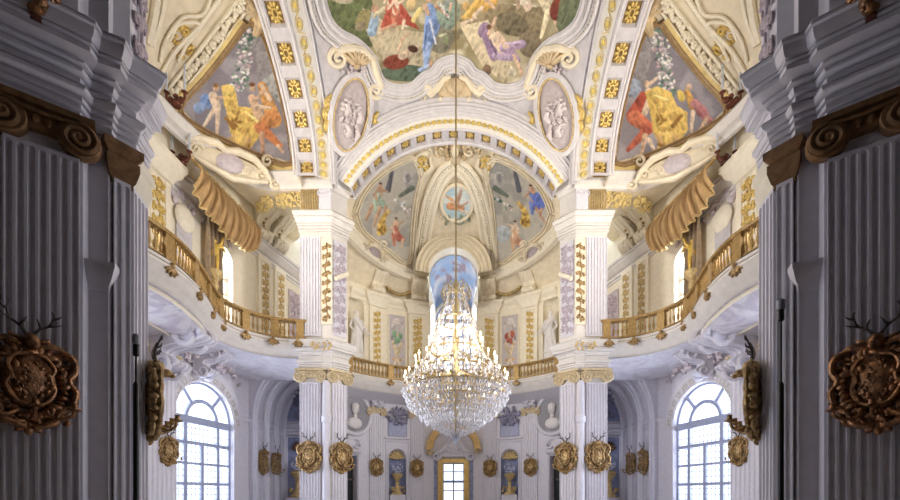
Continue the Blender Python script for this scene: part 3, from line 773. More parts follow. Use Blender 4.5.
def balusters(root, path, step, zf, zr, r=.06, m=None):
    L = sum(math.dist(a, b) for a, b in zip(path, path[1:])); n = int(L/step); P = resample(path, n)
    prof = [(.85, 0), (.85, .07), (.5, .1), (.55, .16), (1.05, .3), (1.1, .38), (.6, .56), (.42, .68), (.7, .74), (.45, .8), (.8, .9), (.85, 1)]
    base = None; mm = m or OAKGOLD; bp = parent_world(root)
    for i, p in enumerate(P):
        if base is None:
            mb = MB(); mb.lathe([(r*a, (zr-zf)*b) for a, b in prof], (0, 0, 0), 8); base = mb.build('baluster', mm, root, origin=(0, 0, 0)); o = base
        else: o = base.copy(); C.objects.link(o)
        o.location = (p[0]*MX-bp.x, p[1]-bp.y, zf-bp.z)
def posts(root, pts, zf, zr, m=None, leaf=True):
    for k, (p, rz) in enumerate(pts):
        mb = MB(); mb.box((p[0], p[1], (zf+zr)/2), (.3, .24, zr-zf), rz); mb.box((p[0], p[1], zr-.05), (.36, .3, .1), rz); mb.box((p[0], p[1], zf+.06), (.36, .3, .12), rz)
        mb.build('rail_post', m or OAKGOLD, root)
        if leaf:
            mb = MB(); f = Fr((p[0]+.1*math.sin(rz), p[1]-.3*math.cos(rz), zf-.16), (math.cos(rz), math.sin(rz), 0), (0, 0, 1), (math.sin(rz), -math.cos(rz), 0))
            for a in np.linspace(-2.6, -.5, 5): mb.ell((math.cos(a)*.13, math.sin(a)*.13, .05), (.16, .06, .08), 7, 4, f, a)
            mb.ell((0, .02, .08), (.08, .1, .1), 8, 5, f); mb.build('gilded_bracket', GILT, root)
FASC = [(.0, 8.16), (.16, 8.16), (.16, 8.06), (.22, 8.0), (.22, 7.9), (.14, 7.82), (.1, 7.7), (.0, 7.62), (-.1, 7.5), (-.16, 7.42), (-.3, 7.36)]
FASC = grooved(FASC[::-1], .05, .03)[::-1]
CORN_G = grooved(CORN_UP, .06, .04)
def side_balcony():
    root = thing('balcony', 'curving balcony with gilded balustrade along the %s side apse' % side(), 'balcony', (-8.8, 14, 8.1), 'balconies with gilded balustrades')
    P = RAILP; zf, zr = 8.24, 8.9
    mb = MB(); mb.sweep(P, FASC, side=1); mb.build('balcony_cornice', WHITE, root)
    mb = MB(); A = resample(P, 50); B = resample([(-10.95, 9.2), (-10.95, 12), (-10.7, 16), (-10.04, 19.3), (-9.5, 20), (-6.5, 20)], 50)
    mb.grid([[(a[0]+(b[0]-a[0])*t, a[1]+(b[1]-a[1])*t, 8.12) for t in (0, .5, 1)] for a, b in zip(A, B)]); mb.build('balcony_floor', LILAC, root)
    mb = MB(); mb.grid([[(a[0]+(b[0]-a[0])*t, a[1]+(b[1]-a[1])*t, 7.4-.42*t) for t in np.linspace(0.05, 1, 8)] for a, b in zip(A, B)]); mb.build('balcony_soffit', SOFF, root)
    mb = MB(); mb.sweep(P, [(-.11, zf-.1), (.11, zf-.1), (.11, zf), (-.11, zf)], side=1); mb.build('bottom_rail', OAKGOLD, root)
    mb = MB(); mb.sweep(P, [(-.13, zr), (.13, zr), (.16, zr+.05), (.13, zr+.1), (-.13, zr+.1), (-.13, zr)], side=1); mb.build('top_rail', OAKGOLD, root)
    balusters(root, P[2:-3], .17, zf, zr, .048)
    idx = [14, 22, 30, 38, 46, 54, 62]
    posts(root, [(P[i], math.atan2(P[i+1][1]-P[i-1][1], P[i+1][0]-P[i-1][0])) for i in idx], zf-.1, zr+.08)
    # scroll brackets and a framed marble panel under the bulge
    for y, w in ((14.9, .75), (17.0, .5)):
        mb = MB(); scroll_console(mb, Fr((-10.75 if y < 16 else -10.4, y, 5.95 if y < 16 else 6.35), (0, 1, 0), (0, 0, 1), (1, 0, 0)), w, 1.2 if y < 16 else .9, 2.1 if y < 16 else 1.3); mb.build('scroll_bracket', LILAC, root)
    q = [(a, b) for a, b in zip(A, B) if 11.0 < a[1] < 14.6]
    def sp(a, b, t, dz=0): return (a[0]+(b[0]-a[0])*t, a[1]+(b[1]-a[1])*t, 7.42-.42*t-.16*math.sin(PI*min(1, max(0, (t-.08)/.6)))+dz)
    mb = MB(); mb.grid([[sp(a, b, t, -.03) for t in np.linspace(.1, .62, 8)] for a, b in q]); mb.build('marble_panel', MARB, root)
    mb = MB(); mb.tube([sp(a, b, .1, -.03) for a, b in q]+[sp(a, b, .62, -.03) for a, b in q[::-1]], .06, 7, closed=True); mb.build('panel_moulding', IVORY, root)
    mb = MB()
    f = Fr((-10.0, 17.4, 7.0), (.2, .98, 0), (0, 0, 1), (.98, -.2, 0)); blobs(mb, f, 2.8, .5, 70, .05, .13, 6, .8); mb.build('stucco_foliage', PURP_L, root)
def far_balcony():
    root = thing('balcony', 'concave balcony with gilded balustrade across the far apse behind the chandelier', 'balcony', (0, 25, 8.1), 'balconies with gilded balustrades')
    P = [(-7.45*math.cos(a), 17.8+7.45*math.sin(a)) for a in np.linspace(.45, PI-.45, 60)]
    zf, zr = 8.24, 8.9
    mb = MB(); mb.sweep(P, FASC, side=1); mb.build('balcony_cornice', WHITE, root)
    Q = [(-8.55*math.cos(a), 18+8.55*math.sin(a)) for a in np.linspace(.5, PI-.5, 60)]
    mb = MB(); mb.grid([[(a[0]+(b[0]-a[0])*t, a[1]+(b[1]-a[1])*t, 8.12) for t in (0, .5, 1)] for a, b in zip(P, Q)]); mb.build('balcony_floor', LILAC, root)
    mb = MB(); mb.grid([[(a[0]+(b[0]-a[0])*t, a[1]+(b[1]-a[1])*t, 7.4-.35*t) for t in np.linspace(0.1, 1, 6)] for a, b in zip(P, Q)]); mb.build('balcony_soffit', LILAC, root)
    mb = MB(); mb.sweep(P, [(-.11, zf-.1), (.11, zf-.1), (.11, zf), (-.11, zf)], side=1); mb.build('bottom_rail', OAKGOLD, root)
    mb = MB(); mb.sweep(P, [(-.13, zr), (.13, zr), (.16, zr+.05), (.13, zr+.1), (-.13, zr+.1), (-.13, zr)], side=1); mb.build('top_rail', OAKGOLD, root)
    balusters(root, P[3:-3], .21, zf, zr, .075)
    posts(root, [(P[i], math.atan2(P[i+1][1]-P[i-1][1], P[i+1][0]-P[i-1][0])) for i in (7, 16, 25, 34, 43, 52)], zf-.1, zr+.08)
PALEW = mat('off_white_paint', (.80, .77, .72), .5, var=.05)
OCHRE = mat('dark_ochre_ground', (.24, .15, .05), .6, .1, var=.3)
SCRG = mat('pale_gold_paint', (.76, .58, .16), .5, .15, var=.15)
PURP_M = mat('soft_mauve_relief', (.52, .45, .51), .6, var=.2, scale=9)
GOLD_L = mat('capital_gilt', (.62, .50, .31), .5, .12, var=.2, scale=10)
CAP_DARK = mat('capital_dark_gilt', (.27, .15, .07), .42, .35, var=.3, scale=10)  # near capitals: a much darker brown than the other gilt capitals
PURP_L = mat('pale_mauve_stucco', (.60, .53, .56), .6, var=.12, scale=8)
# ================================================================== painting and stucco on the vaults
def vfr(px, py, V):
    """a frame on the vault at a survey point, its axes about a survey pixel long"""
    h = hits([px, px+1, px], [py, py, py-1], V); o = Vector(h[0]); u = Vector(h[1])-o; v = Vector(h[2])-o
    n = v.cross(u); n = n if n.dot(Vector((0, 0, CZ))-o) > 0 else -n
    return Fr(o, u, v, n.normalized()*u.length)
def inpoly(x, y, P):
    r = np.zeros(x.shape, bool); n = len(P)
    for i in range(n):
        x0, y0 = P[i]; x1, y1 = P[(i+1) % n]
        c = (y0 > y) != (y1 > y)
        with np.errstate(divide='ignore', invalid='ignore'): r ^= c & (x < (x1-x0)*(y-y0)/((y1-y0) if y1 != y0 else 1e-9)+x0)
    return r
def vnoise(x, y, seed=0):
    rs = np.random.RandomState(seed); T = rs.rand(64, 64)
    xi = np.floor(x).astype(int); yi = np.floor(y).astype(int); fx = x-xi; fy = y-yi; fx = fx*fx*(3-2*fx); fy = fy*fy*(3-2*fy)
    g = lambda a, b: T[a % 64, b % 64]
    return (g(xi, yi)*(1-fx)+g(xi+1, yi)*fx)*(1-fy)+(g(xi, yi+1)*(1-fx)+g(xi+1, yi+1)*fx)*fy
def srgb(c): return np.array([((v/255+.055)/1.055)**2.4 if v > 10 else v/255/12.92 for v in c])
def brush(x, y, bg, ops, seed=1, clouds=None):
    """colours of a fresco at design points: ground, drifting clouds, then figures laid over in order"""
    col = np.ones(x.shape+(3,))*srgb(bg)
    if clouds:
        for sc_, lo, c in clouds:
            m = np.clip((vnoise(x/sc_+seed, y/sc_*1.2, seed)*.65+vnoise(x/sc_*2.3, y/sc_*2.3, seed+1)*.35-lo)*7, 0, 1)[..., None]; col = col*(1-m)+srgb(c)*m; seed += 3
    for k, op in enumerate(ops):
        t = op[0]; c = srgb(op[-1]); c = c*.8+.2*c.mean()
        if t == 'e':
            cx, cy, rx, ry, a = op[1:6]; ca, sa = math.cos(math.radians(a)), math.sin(math.radians(a))
            u = ((x-cx)*ca+(y-cy)*sa)/rx; v = (-(x-cx)*sa+(y-cy)*ca)/ry; d = np.sqrt(u*u+v*v); w = 1/min(rx, ry)
            m = np.clip((1-d)/w/.9, 0, 1); sh = -u*.35-v*.45
        elif t == 'c':
            x0, y0, x1, y1, r0, r1 = op[1:7]; dx, dy = x1-x0, y1-y0; L2 = dx*dx+dy*dy+1e-9
            s = np.clip(((x-x0)*dx+(y-y0)*dy)/L2, 0, 1); d = np.hypot(x-x0-s*dx, y-y0-s*dy); r = r0+(r1-r0)*s
            m = np.clip((r-d)/.8+.3, 0, 1); sh = -((x-x0-s*dx)*.5+(y-y0-s*dy)*.6)/np.maximum(r, .5)
        else:
            P = op[1]; m = inpoly(x, y, P).astype(float); cx = sum(p[0] for p in P)/len(P); cy = sum(p[1] for p in P)/len(P)
            sz = max(max(abs(p[0]-cx) for p in P), max(abs(p[1]-cy) for p in P)); sh = -((x-cx)+(y-cy))/sz*.4
        rid = 1-np.abs(vnoise((x+y*.45)/3.0+k*3.1, (y-x*.45)/7.0+k, 11+k)*2-1)
        fold = (rid-.55)*.75+(vnoise(x/1.3+k, y/1.7, 5+k)-.5)*.3
        f = np.clip(1+.42*sh+fold*.85, .3, 1.9)[..., None]
        col = col*(1-m[..., None])+np.clip(c*f, 0, .95)*m[..., None]
    col *= (1+(vnoise(x/1.3, y/1.3, 77)-.5)*.18)[..., None]
    return np.clip(col, 0, 1)
def fresco(name, V, poly, bg, ops, label, step=1., clouds=None, lift=.02, seed=1, root=None):
    xs = np.arange(min(p[0] for p in poly)-step, max(p[0] for p in poly)+2*step, step); ys = np.arange(min(p[1] for p in poly)-step, max(p[1] for p in poly)+2*step, step)
    X, Y = np.meshgrid(xs, ys, indexing='ij'); H = hits(X, Y, V); d = np.array([0, 0, CZ])-H; d /= np.linalg.norm(d, axis=1)[:, None]; H = H+d*lift
    cols = brush(X, Y, bg, ops, seed, clouds).reshape(-1, 3); ny = len(ys)
    cen = inpoly(X+step/2, Y+step/2, poly)
    mb = MB(); used = {}; fs = []; vs = []; cc = []
    def vi(i, j):
        k = i*ny+j
        if k not in used: used[k] = len(vs); vs.append(tuple(H[k])); cc.append(tuple(cols[k]))
        return used[k]
    for i in range(len(xs)-1):
        for j in range(ny-1):
            if cen[i, j]: fs.append((vi(i, j), vi(i, j+1), vi(i+1, j+1), vi(i+1, j)))
    mb.add(vs, fs, cc)
    global MX
    keep = MX; MX = 1; o = mb.build(name, PAINT, root); MX = keep
    if root is None: tag(o, label, 'fresco')
    return o
def mir(P): return [(2*CX-x, y) for x, y in P]
SK = (214, 176, 140); SK2 = (196, 150, 116); SKL = (228, 200, 170)
def person_ops(x, y, s, cloth, cloth2, lean=0, arm=(1, -1), skin=SK, hair=(90, 60, 40), seated=True):
    """a painted draped figure about 30 units tall times s, its hips at x, y"""
    L = lean; o = []
    o += [('c', x, y, x+L*6*s+3*s, y+9*s, 4.5*s, 3.5*s, cloth), ('c', x+3*s, y+5*s, x+(9 if seated else 3)*s, y+10*s, 4.2*s, 2.8*s, cloth), ('c', x+(9 if seated else 3)*s, y+10*s, x+(7 if seated else 2)*s, y+19*s, 2.0*s, 1.2*s, skin),
          ('c', x-3*s, y+3*s, x-2*s, y+16*s, 3.2*s, 1.8*s, cloth2),
          ('c', x, y, x+L*5*s, y-10*s, 4*s, 4.2*s, skin), ('c', x+L*5*s-3*s, y-9*s, x+2*s, y+2*s, 1.8*s, 2.8*s, cloth2),
          ('c', x+L*5*s+3*s, y-9*s, x+(L*5+arm[0]*9)*s, y-9*s+arm[1]*6*s, 1.7*s, 1.2*s, skin), ('c', x+L*5*s-3*s, y-9*s, x+(L*5-8)*s, y-3*s, 1.7*s, 1.2*s, skin),
          ('e', x+L*7*s, y-15.5*s, 2.4*s, 3*s, 0, skin), ('e', x+L*7*s-.6*s, y-17.2*s, 2.6*s, 1.9*s, 0, hair)]
    return o
def cornucopia_ops(x, y, s, flip=1):
    o = []
    for i in range(7): t = i/6; o.append(('e', x+flip*(-8*t+4*math.sin(t*3))*s, y-22*s*t+10*s, (7-4.6*t)*s, 5*s*(1-.4*t), flip*35, (226-30*(i % 2), 188-34*(i % 2), 76-16*(i % 2))))
    for i in range(4): o.append(('e', x+flip*3*s*math.cos(i*1.6), y+9*s+3*s*math.sin(i*1.6), 4*s, 1.6*s, i*40, (150, 104, 30)))
    return o
def flowers_ops(x0, y0, x1, y1, n, w, seed=1):
    r = random.Random(seed); o = []
    for i in range(n):
        t = i/n; x = x0+(x1-x0)*t+r.uniform(-w, w); y = y0+(y1-y0)*t+r.uniform(-2, 2)
        o.append(('e', x, y, r.uniform(1.5, 3.4), r.uniform(1, 2.2), r.uniform(0, 180), r.choice([(92, 128, 104), (70, 106, 92), (228, 226, 220), (236, 226, 214), (120, 146, 124), (190, 160, 170), (222, 222, 224)])))
    return o
DOME_EDGE = [(318, -50), (322, -14), (330, 17), (342, 31), (357, 39), (368, 49), (376, 61), (384, 80), (398, 85.5), (411, 84), (418, 78), (424, 73), (431, 70), (437, 62), (446, 57.5), (455, 56)]
SIDE_FR = [(248, 24), (228, 52), (205, 81), (182, 109), (200, 126), (225, 139), (250, 150), (291, 162), (284, 115), (275, 75), (262, 36)]
FAR_FR = [(358, 214), (364, 198), (374, 184), (390, 171), (405, 163), (413, 162), (419, 176), (414, 200), (411, 230), (408, 262), (390, 250), (366, 232)]
def vault_central():
    E = DOME_EDGE; poly = E+mir(E)[::-1][1:]
    ops = [('p', [(318, -50), (330, 17), (345, 36), (372, 48), (378, 20), (356, -50)], (110, 120, 72)), ('p', [(362, 8), (392, 18), (404, 40), (396, 60), (376, 52), (366, 30)], (196, 178, 142)), ('e', 364, 20, 8, 12, 20, (150, 138, 84)),
           ('p', [(380, 40), (404, 30), (440, 34), (446, 60), (424, 72), (384, 70)], (182, 168, 134)), ('e', 405, 73, 26, 9, 0, (88, 104, 84)), ('e', 440, 38, 14, 16, 0, (132, 126, 104)), ('e', 448, 12, 12, 18, 0, (142, 162, 142)),
           ('c', 372, 32, 376, 12, 5, 4, (150, 176, 200)), ('e', 375, 9, 4, 5, 0, SK2)]
    ops += person_ops(391, 6, 1.0, (176, 70, 44), (196, 96, 60), .2, (1, -.4), SKL)
    ops += [('p', [(380, 28), (388, 6), (400, 2), (420, 30), (404, 24), (392, 27)], (184, 74, 46)), ('c', 401, 40, 409, 33, 1.2, .9, SK2), ('e', 396, 62, 14, 8, -8, (132, 56, 34)), ('c', 402, 56, 416, 48, 4, 3, (206, 178, 148)), ('e', 413, 49, 6, 4, 20, (78, 48, 34)), ('c', 398, 50, 404, 38, 1.5, 1.2, SK)]
    ops += [('c', 414, 20, 420, 10, 3, 3, (226, 202, 120)), ('e', 411, 4, 5, 7, 20, (214, 184, 120))]
    ops += [('c', 430, 8, 432, 26, 5, 7, (126, 156, 208)), ('c', 432, 26, 427, 48, 8, 4.5, (116, 146, 200)), ('c', 427, 46, 426, 66, 4.5, 2.6, (142, 168, 214)), ('c', 420, 70, 428, 66, 2, 2, (150, 172, 210)), ('c', 431, 62, 430, 70, 1.6, 1.3, SK2), ('c', 425, 6, 428, 14, 2.6, 2.2, SK), ('c', 436, 6, 448, 16, 2, 1.3, SK2), ('e', 429, -1, 3, 4, 0, SK), ('e', 429, -3, 3.4, 2.4, 0, (110, 76, 44))]
    ops += [('c', 440, 36, 446, 34, 1.6, 1.2, (190, 190, 150)), ('e', 446, 40, 3, 6, 10, (130, 140, 96))]
    ops += [('p', [(458, 20), (500, 4), (548, 8), (540, 40), (500, 34), (470, 36)], (150, 132, 96)), ('p', [(460, 26), (488, 20), (512, 62), (506, 84), (482, 66)], (206, 188, 150)), ('e', 512, 24, 18, 12, 20, (120, 108, 80)), ('e', 530, 44, 12, 14, 0, (128, 112, 84)), ('e', 487, 70, 5, 6, 0, (128, 98, 74))]
    ops += [('c', 470, 14, 480, 2, 5, 5, (224, 176, 66)), ('c', 464, 18, 472, 10, 2.4, 3, (230, 186, 80)), ('c', 484, 8, 494, 2, 4, 4, (222, 170, 70)), ('c', 486, -2, 494, 8, 2, 1.5, SK), ('c', 474, 16, 482, 8, 2, 2, SKL)]
    ops += [('e', 484, 30, 6, 9, 20, (150, 122, 150)), ('c', 486, 34, 494, 56, 5, 5, (146, 116, 150)), ('c', 494, 38, 506, 50, 5.5, 6, SKL), ('c', 489, 34, 496, 18, 2.2, 1.6, SK), ('e', 491, 28, 3, 3.6, 0, SK), ('e', 489, 27, 3, 3, 0, (120, 84, 50)), ('c', 504, 48, 522, 44, 5, 4.4, (168, 140, 170)), ('c', 508, 50, 518, 60, 5, 3, (160, 130, 164)), ('c', 514, 56, 522, 72, 2.2, 1.4, SK), ('c', 520, 72, 525, 78, 1.5, 1.2, SK), ('c', 496, 56, 510, 58, 4, 3.5, (176, 150, 178))]
    ops += [('c', 528, 6, 520, -8, 5, 4, SKL), ('c', 540, -6, 550, 14, 5, 4.5, (216, 200, 160)), ('c', 548, 12, 541, 38, 3.4, 1.6, (224, 206, 164)), ('c', 551, 10, 558, 30, 2.2, 1.2, SK), ('c', 530, -4, 548, -10, 4, 4, SK), ('e', 558, 8, 8, 14, 20, (128, 54, 34)), ('e', 572, 22, 6, 14, 25, (104, 130, 110)), ('p', [(556, 26), (566, -40), (595, -50), (580, 10), (560, 34)], (120, 128, 92))]
    rq = random.Random(12); extra = []
    for i in range(46):
        x, y = rq.uniform(336, 576), rq.uniform(-40, 80); extra.append(('e', x, y, rq.uniform(5, 14), rq.uniform(2, 6), rq.uniform(-40, 40), rq.choice([(120, 106, 80), (200, 186, 154), (150, 136, 104), (98, 92, 70), (214, 202, 176), (132, 118, 96)])))
    ops = ops[:3]+extra+ops[3:]
    ops += person_ops(396, 12, .9, (196, 92, 66), (206, 120, 84), -.2, (1, -.6), SKL)+person_ops(444, -4, .8, (150, 160, 150), (190, 180, 140), .3, (-1, -.4), SK)+person_ops(520, -6, .9, (214, 204, 178), (190, 160, 130), -.3, (1, .5), SKL)
    ops += [('c', 374, 16, 384, 8, 2.4, 2, (204, 190, 150)), ('c', 382, 30, 396, 24, 2, 1.4, SK2), ('c', 462, 24, 476, 18, 2, 1.4, SKL), ('e', 466, 6, 4, 5, 0, (210, 170, 90)), ('c', 498, 34, 506, 46, 3, 3.4, (216, 184, 156)), ('c', 430, 20, 436, 44, 1.2, 1, (206, 214, 232)), ('c', 427, 26, 424, 50, 1.2, 1, (86, 112, 166)), ('c', 506, 44, 520, 42, 1.2, 1, (206, 186, 206)), ('c', 490, 40, 496, 54, 1.1, .9, (110, 84, 116))]
    ops += flowers_ops(440, 4, 450, 20, 14, 3, 4)
    fresco('fresco', V_dome, poly, (176, 164, 132), ops, 'large figured ceiling fresco of draped figures on clouds above the far arch', .8, [(26, .5, (150, 138, 104)), (17, .58, (214, 204, 178))], .03, 3)
    # moulded band round the fresco
    mb = MB(); P = E+mir(E)[::-1][1:]; P = cat_rom(P, 3)
    for k, (d, r) in enumerate(((-.5, .05), (2.5, .085), (5.5, .04), (8.5, .075), (12, .035), (15.5, .06))):
        mb.tube(on(V_dome, offs(P, d), 1, .05), r, 6)
    struct(mb, 'trim_dome_moulding', PALEGREY)
    mb = MB(); q = offs(P, 13.6); h = on(V_dome, [p for p in q if p[1] > -10], 1, .06); bead_line(mb, h, .035, .11); struct(mb, 'trim_dome_beads', IVORY)
    # crest over the crown of the far arch
    f = vfr(455, 96, V_dome); f.n = f.n*1.0
    root = thing('stucco_crest', 'cream stucco shell crest with curling scrolls over the crown of the far arch', 'ornament', f.o)
    mb = MB(); mb.ell((0, 4, 0), (17, 15, 5), 14, 8, f); mb.ell((0, 8, 3), (9, 10, 5), 12, 8, f); mb.build('shell', SHELLC, root)
    mb = MB()
    for h in (-1, 1):
        volute(mb, f, h*35, -4, 6, 1.4, PI*.5, h, 2.2, 2); mb.tube([f.P(h*a, b, 2) for a, b in ((36, 2), (30, 6), (24, 2), (17, 8), (11, 16), (4, 18))], [2, 3, 3.5, 3.2, 2.6, 2], 7, sc=f.u.length)
        mb.tube([f.P(h*a, b, 3) for a, b in ((30, -6), (22, -9), (14, -4), (8, -12), (3, -19))], [1.5, 2.5, 2.8, 2.6, 1.6], 7, sc=f.u.length); volute(mb, f, h*7, -5, 6, 1.3, PI*.2, -h, 1.6, 3)
        mb.tube([f.P(h*a, b, 3) for a, b in ((38, 6), (32, 10), (25, 8), (19, 2))], [.8, 2, 2.4, 1.4], 7, sc=f.u.length)
    mb.build('scrolls', CREAM, root)
    # ----- far vault
    for s in (1, -1):
        poly = FAR_FR if s > 0 else mir(FAR_FR)
        mx = (lambda v: v) if s > 0 else (lambda v: 2*CX-v)
        ops = [('e', mx(408), 180, 6, 9, 0, (178, 172, 166)), ('e', mx(408), 178, 3, 5, 0, (140, 136, 136)), ('c', mx(400), 196, mx(412), 188, 2, 3, (110, 120, 108)), ('c', mx(392), 172, mx(388), 190, 2, 3, (100, 100, 112))]
        if s > 0:
            ops += person_ops(378, 198, .85, (150, 176, 156), (176, 196, 172), .5, (1, .3), SK2); ops += [('c', 372, 206, 366, 220, 2, 1.4, SK2), ('c', 380, 208, 374, 226, 2, 1.3, SK2)]
            ops += cornucopia_ops(382, 222, .9, -1); ops += person_ops(396, 232, .8, (184, 96, 78), (196, 116, 90), .1, (1, -1), SK); ops += flowers_ops(396, 198, 409, 212, 14, 4, 2)
        else:
            ops += cornucopia_ops(525, 214, .9, 1); ops += person_ops(534, 200, .85, (70, 100, 190), (96, 124, 206), -.5, (-.2, -1.6), SK2); ops += [('c', 536, 208, 547, 226, 1.6, 1, SK2), ('e', 540, 200, 7, 9, -30, (86, 112, 200))]
            ops += person_ops(515, 236, .85, (206, 150, 112), (210, 164, 124), .1, (-1, -.8), SKL); ops += flowers_ops(498, 198, 512, 210, 14, 4, 5); ops += [('e', 503, 234, 8, 9, 0, (176, 184, 190))]
        fresco('fresco', V_far, poly, (192, 187, 176), ops, 'far vault fresco of figures round a golden horn, %s' % ('one pale green, one red' if s > 0 else 'one in a blue cloak'), .7, [(14, .5, (166, 164, 158))], .03, 8)
        mb = MB(); P = cat_rom(poly+[poly[0]], 3)
        for d, r in ((0, .05), (2.6, .07), (5, .04)): mb.tube(on(V_far, offs(P, -d*s), 1, .05), r, 6)
        struct(mb, 'trim_fresco_frame', CREAM)
    # cream ribs rising to the crown, beaded
    for s in (1, -1):
        mx = (lambda v: v) if s > 0 else (lambda v: 2*CX+4-v)
        A = [(mx(x), y) for x, y in ((414, 276), (416, 250), (419, 228), (424, 204), (431, 184), (440, 170), (450, 162))]
        mb = MB()
        for d, r in ((0, .11), (3.2, .05), (6.5, .10), (9, .05), (11.5, .12)): mb.tube(on(V_far, offs(cat_rom(A, 4), d*s), 1, .06), r, 6)
        struct(mb, 'trim_vault_rib', IVORY)
        mb = MB(); bead_line(mb, on(V_far, offs(cat_rom(A, 4), 4.8*s), 1, .1), .06, .17); struct(mb, 'trim_rib_beads', IVORY)
    f = vfr(457, 203, V_far)
    root = thing('sky_medallion', 'small oval pale blue medallion with an orange painted figure in the far vault', 'medallion', f.o)
    fresco('painted_sky', V_far, [(457+14*math.cos(a), 203+17*math.sin(a)) for a in np.linspace(0, 2*PI, 30)], (176, 200, 208), [('c', 450, 206, 462, 208, 4, 3, (206, 140, 80)), ('c', 456, 204, 460, 194, 3, 2, SK2), ('e', 461, 191, 2, 2.4, 0, SK2), ('c', 452, 200, 446, 196, 2, 1, (214, 160, 96)), ('c', 462, 206, 468, 202, 1.6, 1, SK2), ('c', 460, 210, 466, 213, 1.6, 1, SK)], '', .7, [(8, .55, (214, 218, 214))], .09, 4, root)
    mb = MB(); mb.tube(on(V_far, [(457+15.5*math.cos(a), 203+18*math.sin(a)) for a in np.linspace(0, 2*PI, 40)], 1, .1), .09, 7)
    for h in (-1, 1):
        for k in range(4): volute(mb, f, h*(14-k), -14+k*9, 5, 1.2, k, h, 1.3, 1)
    mb.build('scroll_frame', CREAM, root)
    mb = MB(); blobs(mb, vfr(457, 219, V_far), 24, 8, 26, 1.6, 3, 3, .8); mb.build('flower_swag', mat('flower_swag', (.30, .33, .24), .6, var=.4, scale=8), root)
    f = vfr(455, 151, V_far)
    root = thing('stucco_ornament', 'carved vase and foliage ornament at the crown of the far vault above the sky medallion', 'ornament', f.o)
    mb = MB(); blobs(mb, f, 52, 14, 60, 1.5, 3.6, 7, .8, True); mb.build('foliage', mat('dull_gilt_foliage', (.50, .38, .22), .55, .15, var=.4, scale=8), root)
    mb = MB()
    for h in (-1, 1): volute(mb, f, h*14, 0, 7, 1.4, 0, h, 1.4, 2); volute(mb, f, h*26, 2, 5, 1.3, 1, -h, 1.2, 2)
    mb.ell((0, 2, 2), (4, 6, 4), 10, 6, f); mb.build('vase_scrolls', CREAM, root)
    for s in (1, -1):
        # gilded curl beside the ornament and oval on the cove
        f = vfr(424 if s > 0 else 2*CX+2-424, 166, V_far); h = s
        root = thing('stucco_curl', 'cream and gold stucco curl on the far vault, %s of the crown ornament' % ('left' if s > 0 else 'right'), 'ornament', f.o)
        mb = MB(); volute(mb, f, -h*2, 5, 8, 1.4, PI*.3, h, 2, 1); mb.tube([f.P(h*a, b, 1) for a, b in ((6, 8), (8, 0), (2, -6), (-4, -12), (-2, -20))], [1.5, 2.2, 2.4, 2, 1.2], 7, sc=f.u.length); mb.build('scroll', CREAM, root)
        mb = MB(); blobs(mb, Fr(f.P(-h*1, 4, 1), f.u, f.v, f.n), 12, 12, 16, 1.2, 2.6, 5, .7, True); mb.build('gold_leaves', GOLD, root)
    # mouldings of the window hood
    r = L2/2
    mb = MB()
    for d, rr, t in ((1.95, .06, .10), (2.0, .28, .06), (2.1, .5, .09), (2.2, .72, .05)):
        arc_tube(mb, fr2, L2/2, 14.5, r+rr, r+rr, t, d, None, 7, 30)
    struct(mb, 'trim_window_hood', CREAM)
    mb = MB(); k = 30; g = [[fr2.P(L2/2-(r+q)*math.cos(PI*i/k), 14.5+(r+q)*math.sin(PI*i/k), n) for q, n in ((.0, 1.6), (0, 1.92), (.75, 2.15), (.85, 1.9))] for i in range(k+1)]; mb.grid(g); struct(mb, 'wall_window_hood', CREAM)
    # cove and cornice of the far apse
    P = [(-5.5*math.cos(a), 18.6+7.6*math.sin(a)) for a in np.linspace(0.02, PI-.02, 61)]; Q = [(-8.6*math.cos(a), 18+8.6*math.sin(a)) for a in np.linspace(.42, PI-.42, 61)]
    gap = 1.55
    for s in (-1, 1):
        p = [(a, b) for a, b in zip(P, Q) if a[0]*s > gap-.1]
        mb = MB(); mb.grid([[(a[0]+(b[0]-a[0])*t, a[1]+(b[1]-a[1])*t, 14.75-.95*t**1.6) for t in np.linspace(0, 1, 8)] for a, b in p]); struct(mb, 'trim_cove_far', CREAM)
        mb = MB(); mb.sweep([a for a, b in p], [(-.3, 14.5), (-.05, 14.52), (.02, 14.62), (.1, 14.7), (.12, 14.82), (.22, 14.9), (.22, 15.0), (-.2, 15.05)], side=1); struct(mb, 'trim_vault_base_far', IVORY)
        mb = MB(); mb.sweep([b for a, b in p if abs(b[0]) < 6.2], [(0.0, 12.9), (.06, 12.92), (.08, 13.1), (.22, 13.2), (.3, 13.35), (.3, 13.42), (0, 13.5)], side=1); struct(mb, 'trim_upper_cornice_far', IVORY)
SHELLC = mat('shell_ochre', (.62, .48, .30), .5, var=.25, scale=5)
